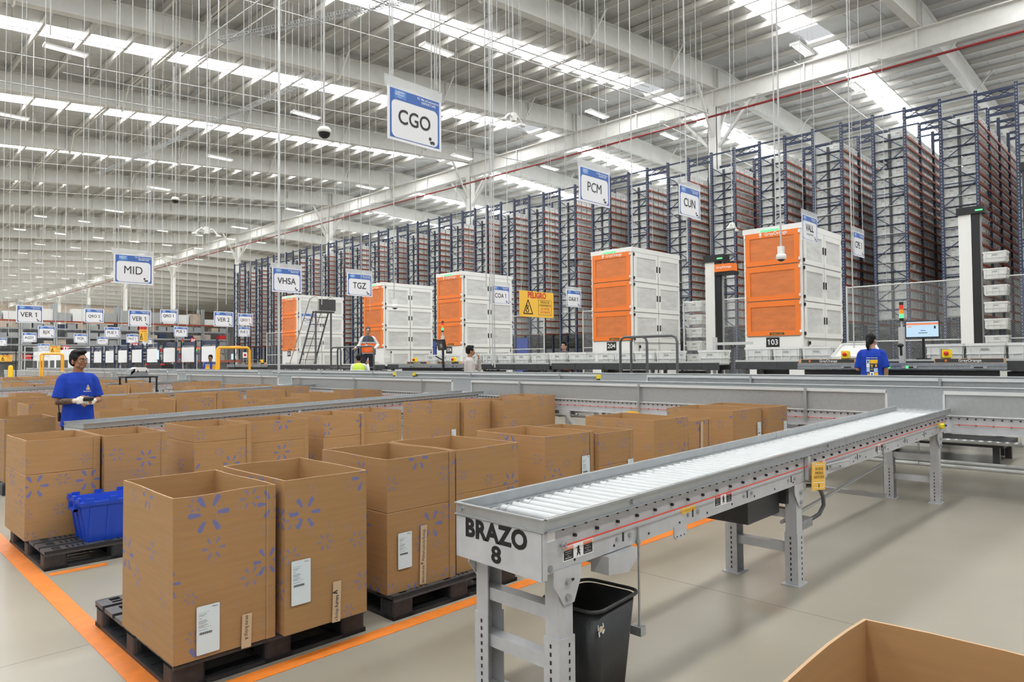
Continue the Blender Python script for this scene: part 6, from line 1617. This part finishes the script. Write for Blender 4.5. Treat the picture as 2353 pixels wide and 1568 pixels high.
    for s, (sh, el, wr, *_r) in zip((-1, 1), cfg['arms']):
        sh, el, wr = Vector(sh), Vector(el), Vector(wr)
        g.ell(sh + Vector((-s * .01, 0, .0)), (.062, .064, .060), 14, 10)
        g.cyl(Vector((s * .07, .012, 1.405)), sh + Vector((0, 0, .02)), .045, 12, .05)
        if sl <= 1: e_ = sh.lerp(el, sl + .12); g.cyl(sh, e_, .060, 16, .070 if sl < 1 else .055)
        else: g.cyl(sh, el, .060, 14, .052); g.ell(el, (.056,) * 3, 12, 8); g.cyl(el, wr, .055, 14, .038)
        if sl < 1: pass
    shirt = g.build('shirt', cfg['shirt'], t, cfg.get('shirtlab')); fuse(shirt, cfg.get('cvox', .010), 2)
    if cfg.get('vest'):
        m_, m2 = cfg['vest']
        g = MB(); g.T = T0
        loft(g, [(0, 0, .93, .205 * bw, .160 * bw), (0, 0, 1.10, .198 * bw, .152 * bw), (0, .005, 1.235, .203 * bw, .152 * bw)] + ([(0, .01, 1.34, .198 * bw, .142 * bw)] if cfg.get('opened') else [])); o = g.build('vest', m_, t, cfg.get('vestlab')); fuse(o, .012, 2)
        g = MB(); g.T = T0
        loft(g, [(0, .005, 1.225, .2045 * bw if not cfg.get('opened') else .15, .154 * bw if not cfg.get('opened') else .12), (0, .01, 1.33, .200 * bw, .142 * bw), (0, .012, 1.40, .180, .118), (0, .013, 1.435, .118, .092), (0, .012, 1.458, .078, .077)]); q = g.build('vest_yoke', m2, o); fuse(q, .012, 2)
        g = MB(); g.T = T0 @ Matrix.Translation((0, 0, .09 if cfg.get('opened') else 0)); loft(g, [(0, .005, 1.215, .208 * bw, .157 * bw), (0, .005, 1.255, .208 * bw, .157 * bw)]); g.build('reflective_band', 'reflective', o)
        if cfg.get('opened'):
            g = MB(); g.T = T0; g.prism([(-.05, .93), (.05, .93), (.03, 1.43), (-.03, 1.43)], lambda u, v, q_: (u, q_, v), -.17, -.10); g.build('shirt_front', cfg['shirt'], o)
    return t, shirt, T0, ht, body
def A(s, sh, el, wr, hd, up, side, c=.5): return (sh, el, wr, hd, up, side, c)
# worker in the blue T-shirt, phone in both hands
hero, hs, HT, hh, hb = make_person('person in a blue T-shirt and glasses holding a black device in gloved hands', (2.27, 9.40, 0), .06, dict(h=1.63, vox=.0055, cvox=.008, glasses=True, hair='full', turn=.48, tilt=-.02, gloves=True, sleeve=.72, hem=.80, shirt='shirtblue', skin='skin',
    arms=[A(-1, (-.165, .01, 1.37), (-.225, -.01, 1.10), (-.08, -.23, 1.115), (.75, -.42, .02), (-.3, -.5, .8), (.2, .2, .9), .35), A(1, (.165, .01, 1.37), (.225, -.01, 1.11), (.095, -.23, 1.105), (-.75, -.42, .0), (.3, -.5, .8), (-.2, .2, .9), .5)]))
g = MB(); g.T = HT @ Matrix.Translation((.012, -.325, 1.135)) @ Matrix.Rotation(-.6, 4, 'X'); g.prism(rrect(.11, .065, .012), lambda u, v, q: (u, v, q), -.009, .012)
o = g.build('handheld_scanner', 'black'); M_ = Matrix.Translation((2.27, 9.40, 0)) @ Matrix.Rotation(.06, 4, 'Z'); o.matrix_world = M_; tag(o, 'small black handheld device held in both hands by the worker in the blue T-shirt', 'handheld device')
g = MB(); g.T = HT
for a, b in (((-.036, 0), (.036, 0)), ((.036, 0), (0, .058)), ((0, .058), (-.036, 0))): g.bar((.095 + a[0], -.16, 1.245 + a[1]), (.095 + b[0], -.16, 1.245 + b[1]), .007, .007)
g.cyl((.095, -.15, 1.262), (.095, -.165, 1.262), .012, 10, m=1); g.mesh(text_me('Prevención Civil', .01), Matrix.Scale(1, 4) @ TY(.095, -.165, 1.225, .021), 2)
o = g.build('chest_print', ['reflective', 'yellow', 'whitetext'], hero, 'small triangle mark on the chest'); wrap(o, hs, .003)
g = MB(); g.T = HT
for s, (sh, el, wr) in ((-1, ((-.165, .01, 1.37), (-.225, -.01, 1.10), (-.08, -.23, 1.115))),):
    el, wr = Vector(el), Vector(wr); caps(g, [(el.lerp(wr, .05), .0395), (el.lerp(wr, .4), .039), (el.lerp(wr, .75), .033)], 12)
o = g.build('tattoo_sleeve', 'tattoo', hero, 'dark tattooed forearm'); fuse(o, .006, 2)
g = MB(); g.T = HT; g.box(-.19, -.165, .05, .09, .86, .97); g.cyl((-.18, .07, .97), (-.19, .07, 1.10), .006, 6); o = g.build('radio', 'black'); o.matrix_world = M_; tag(o, 'black two-way radio at the hip of the worker in the blue T-shirt', 'radio')
down = lambda s: A(s, (s * .165, .01, 1.37), (s * .215, .03, 1.10), (s * .21, -.05, .87), (0, -.15, -1), (s, 0, 0), (0, -1, 0), .3)
fwd = lambda s, z=1.05: A(s, (s * .165, .0, 1.37), (s * .215, -.03, 1.10), (s * .12, -.27, z), (-s * .3, -1, 0), (0, 0, 1), (-s, 0, 0), .5)
# woman seen from behind
w1, ws_, WT, wh, wb = make_person('person seen from behind in a printed blue T-shirt with a black ponytail', (11.95, 3.70, .30), PI / 2 + .32, dict(h=1.56, vox=.010, cvox=.010, hair='ponytail', turn=-.45, shirt='shirtblue', skin='skinlight', pants='denim', sleeve=.80, hem=.84, build=1.05, arms=[down(-1), fwd(1, 1.08)]))
g = MB(); g.T = WT
def pr(x0, x1, z0, z1, m): 
    n = 4
    for i in range(n):
        for j in range(n): 
            a, b = x0 + (x1 - x0) * i / n, x0 + (x1 - x0) * (i + 1) / n; c_, d_ = z0 + (z1 - z0) * j / n, z0 + (z1 - z0) * (j + 1) / n; g.add([(a, .16, c_), (b, .16, c_), (b, .16, d_), (a, .16, d_)], [(0, 3, 2, 1)], m)
# seen from behind the viewer's left is +x
pr(.035, .10, 1.20, 1.265, 0); pr(-.10, .03, 1.195, 1.262, 1); pr(.038, .10, 1.125, 1.195, 2); pr(.038, .10, 1.055, 1.120, 0); pr(-.02, .032, 1.06, 1.19, 4); pr(-.10, -.028, 1.12, 1.19, 4); pr(-.10, -.028, 1.05, 1.115, 0); pr(-.03, .04, .98, 1.05, 2); pr(-.105, -.036, .975, 1.045, 1); pr(.05, .098, .985, 1.045, 4)
pr(-.015, .027, 1.075, 1.175, 1); pr(-.085, -.05, 1.135, 1.18, 1); pr(.055, .085, .995, 1.03, 1); pr(-.012, .022, .99, 1.03, 3); pr(.05, .085, 1.215, 1.245, 4)
g.mesh(text_me('Brigada de Incendios', .02), TB(0, 0, 0, 1) @ Matrix.Identity(4) if False else Matrix.Translation((0, .165, 1.295)) @ Matrix.Rotation(PI, 4, 'Z') @ Matrix.Rotation(PI / 2, 4, 'X') @ Matrix.Scale(.024, 4), 2)
mat('shirtprint', (.45, .62, .82), .8)
o = g.build('back_print', ['shirtprint', 'yellow', 'whitetext', 'signblue', 'navydark'], w1, 'grid of pale blue, yellow and white icons'); wrap(o, ws_, .005)
# worker in the pale sweater, hand at the chin
make_person('person in a pale sweater with a hand raised to the chin', (10.95, 12.15, .08), .75, dict(h=1.74, vox=.011, hair='full', turn=.5, shirt='sweat', skin='skin', sleeve=1.2, hem=.85, arms=[fwd(-1, 1.02), A(1, (.185, .0, 1.37), (.20, -.20, 1.17), (.06, -.20, 1.42), (-.3, 0, .9), (0, -1, 0), (-1, 0, 0), 1.0)]))
# supervisor in the orange vest on the platform
v1 = make_person('person in an orange and grey vest over a white shirt at the dark handrail', (12.80, 19.12, .78), -.5, dict(h=1.80, vox=.012, hair='bun', hairm='hairgrey', turn=-.05, glasses=True, shirt='shirtwhite', skin='skinlight', sleeve=1.2, hem=.90, build=.98, vest=('vestorange', 'vestdark'), vestlab='bright orange vest with a grey band',
    arms=[A(-1, (-.17, .0, 1.37), (-.27, -.02, 1.14), (-.40, -.20, 1.06), (-.7, -.6, -.1), (0, 0, 1), (0, -1, 0), .6), A(1, (.17, 0, 1.37), (.30, .02, 1.16), (.18, -.22, 1.05), (-.8, -.3, -.2), (0, 0, 1), (0, -1, 0), .7)]))[0]
g = MB(); g.T = Matrix.Scale(1.8 / 1.7, 4); g.tube([(-.05, -.12, 1.43), (-.045, -.165, 1.30), (-.055, -.172, 1.18)], .007, 6); g.box(-.085, -.03, -.18, -.172, 1.10, 1.18, 1); g.build('lanyard', ['signblue', 'whitetext'], v1, 'blue lanyard with a white card')
# person in the lime vest, back to the camera, one hand raised
v2 = make_person('person seen from behind in a lime safety vest raising one hand, below the supervisor', (11.55, 17.75, 0), PI - .55, dict(h=1.68, vox=.012, hair='short', turn=.1, face=False, shirt='shirtwhite', skin='skin', sleeve=1.2, hem=.88, vest=('vestlime', 'vestlime'), vestlab='lime safety vest with grey crossed bands',
    arms=[A(-1, (-.185, .0, 1.37), (-.30, -.10, 1.15), (-.28, -.20, 1.42), (0, 0, 1), (0, 1, 0), (1, 0, 0), .4), down(1)]))[0]
g = MB()
for s in (-1, 1): g.bar((s * .10, .165, 1.18), (-s * .10, .165, .95), .006, .035, up=(0, 1, 0))
g.bar((-.15, .158, 1.20), (.15, .158, 1.20), .006, .02, m=1); g.build('crossed_bands', ['reflective', 'black'], v2)
# man in the amber vest with a cap
v3 = make_person('person in an amber vest over a blue shirt beside the amber railing', (10.95, 27.0, .05), -.25, dict(h=1.72, vox=.014, hair='short', turn=-.35, tilt=.25, glasses=True, shirt='shirtblue', skin='skin', sleeve=.7, hem=.9, vest=('vestamber', 'vestdark'), opened=True, vestlab='amber vest with dark shoulders', arms=[down(-1), down(1)]))[0]
# man with glasses behind the grey totes
make_person('person with glasses and a beard standing behind the row of grey totes', (15.3, 12.95, .25), -1.2, dict(h=1.74, vox=.013, hair='full', turn=.0, glasses=True, shirt='vestdark', skin='skinlight', sleeve=1.2, hem=.9, vest=('vestorange', 'vestdark'), arms=[down(-1), down(1)]))
platform(14.9, 15.9, 12.4, 13.6, .25, 'low platform behind the tote row below PELIGRO')
platform(10.5, 11.3, 11.7, 12.6, .08, 'thin floor mat board under the worker in the pale sweater')
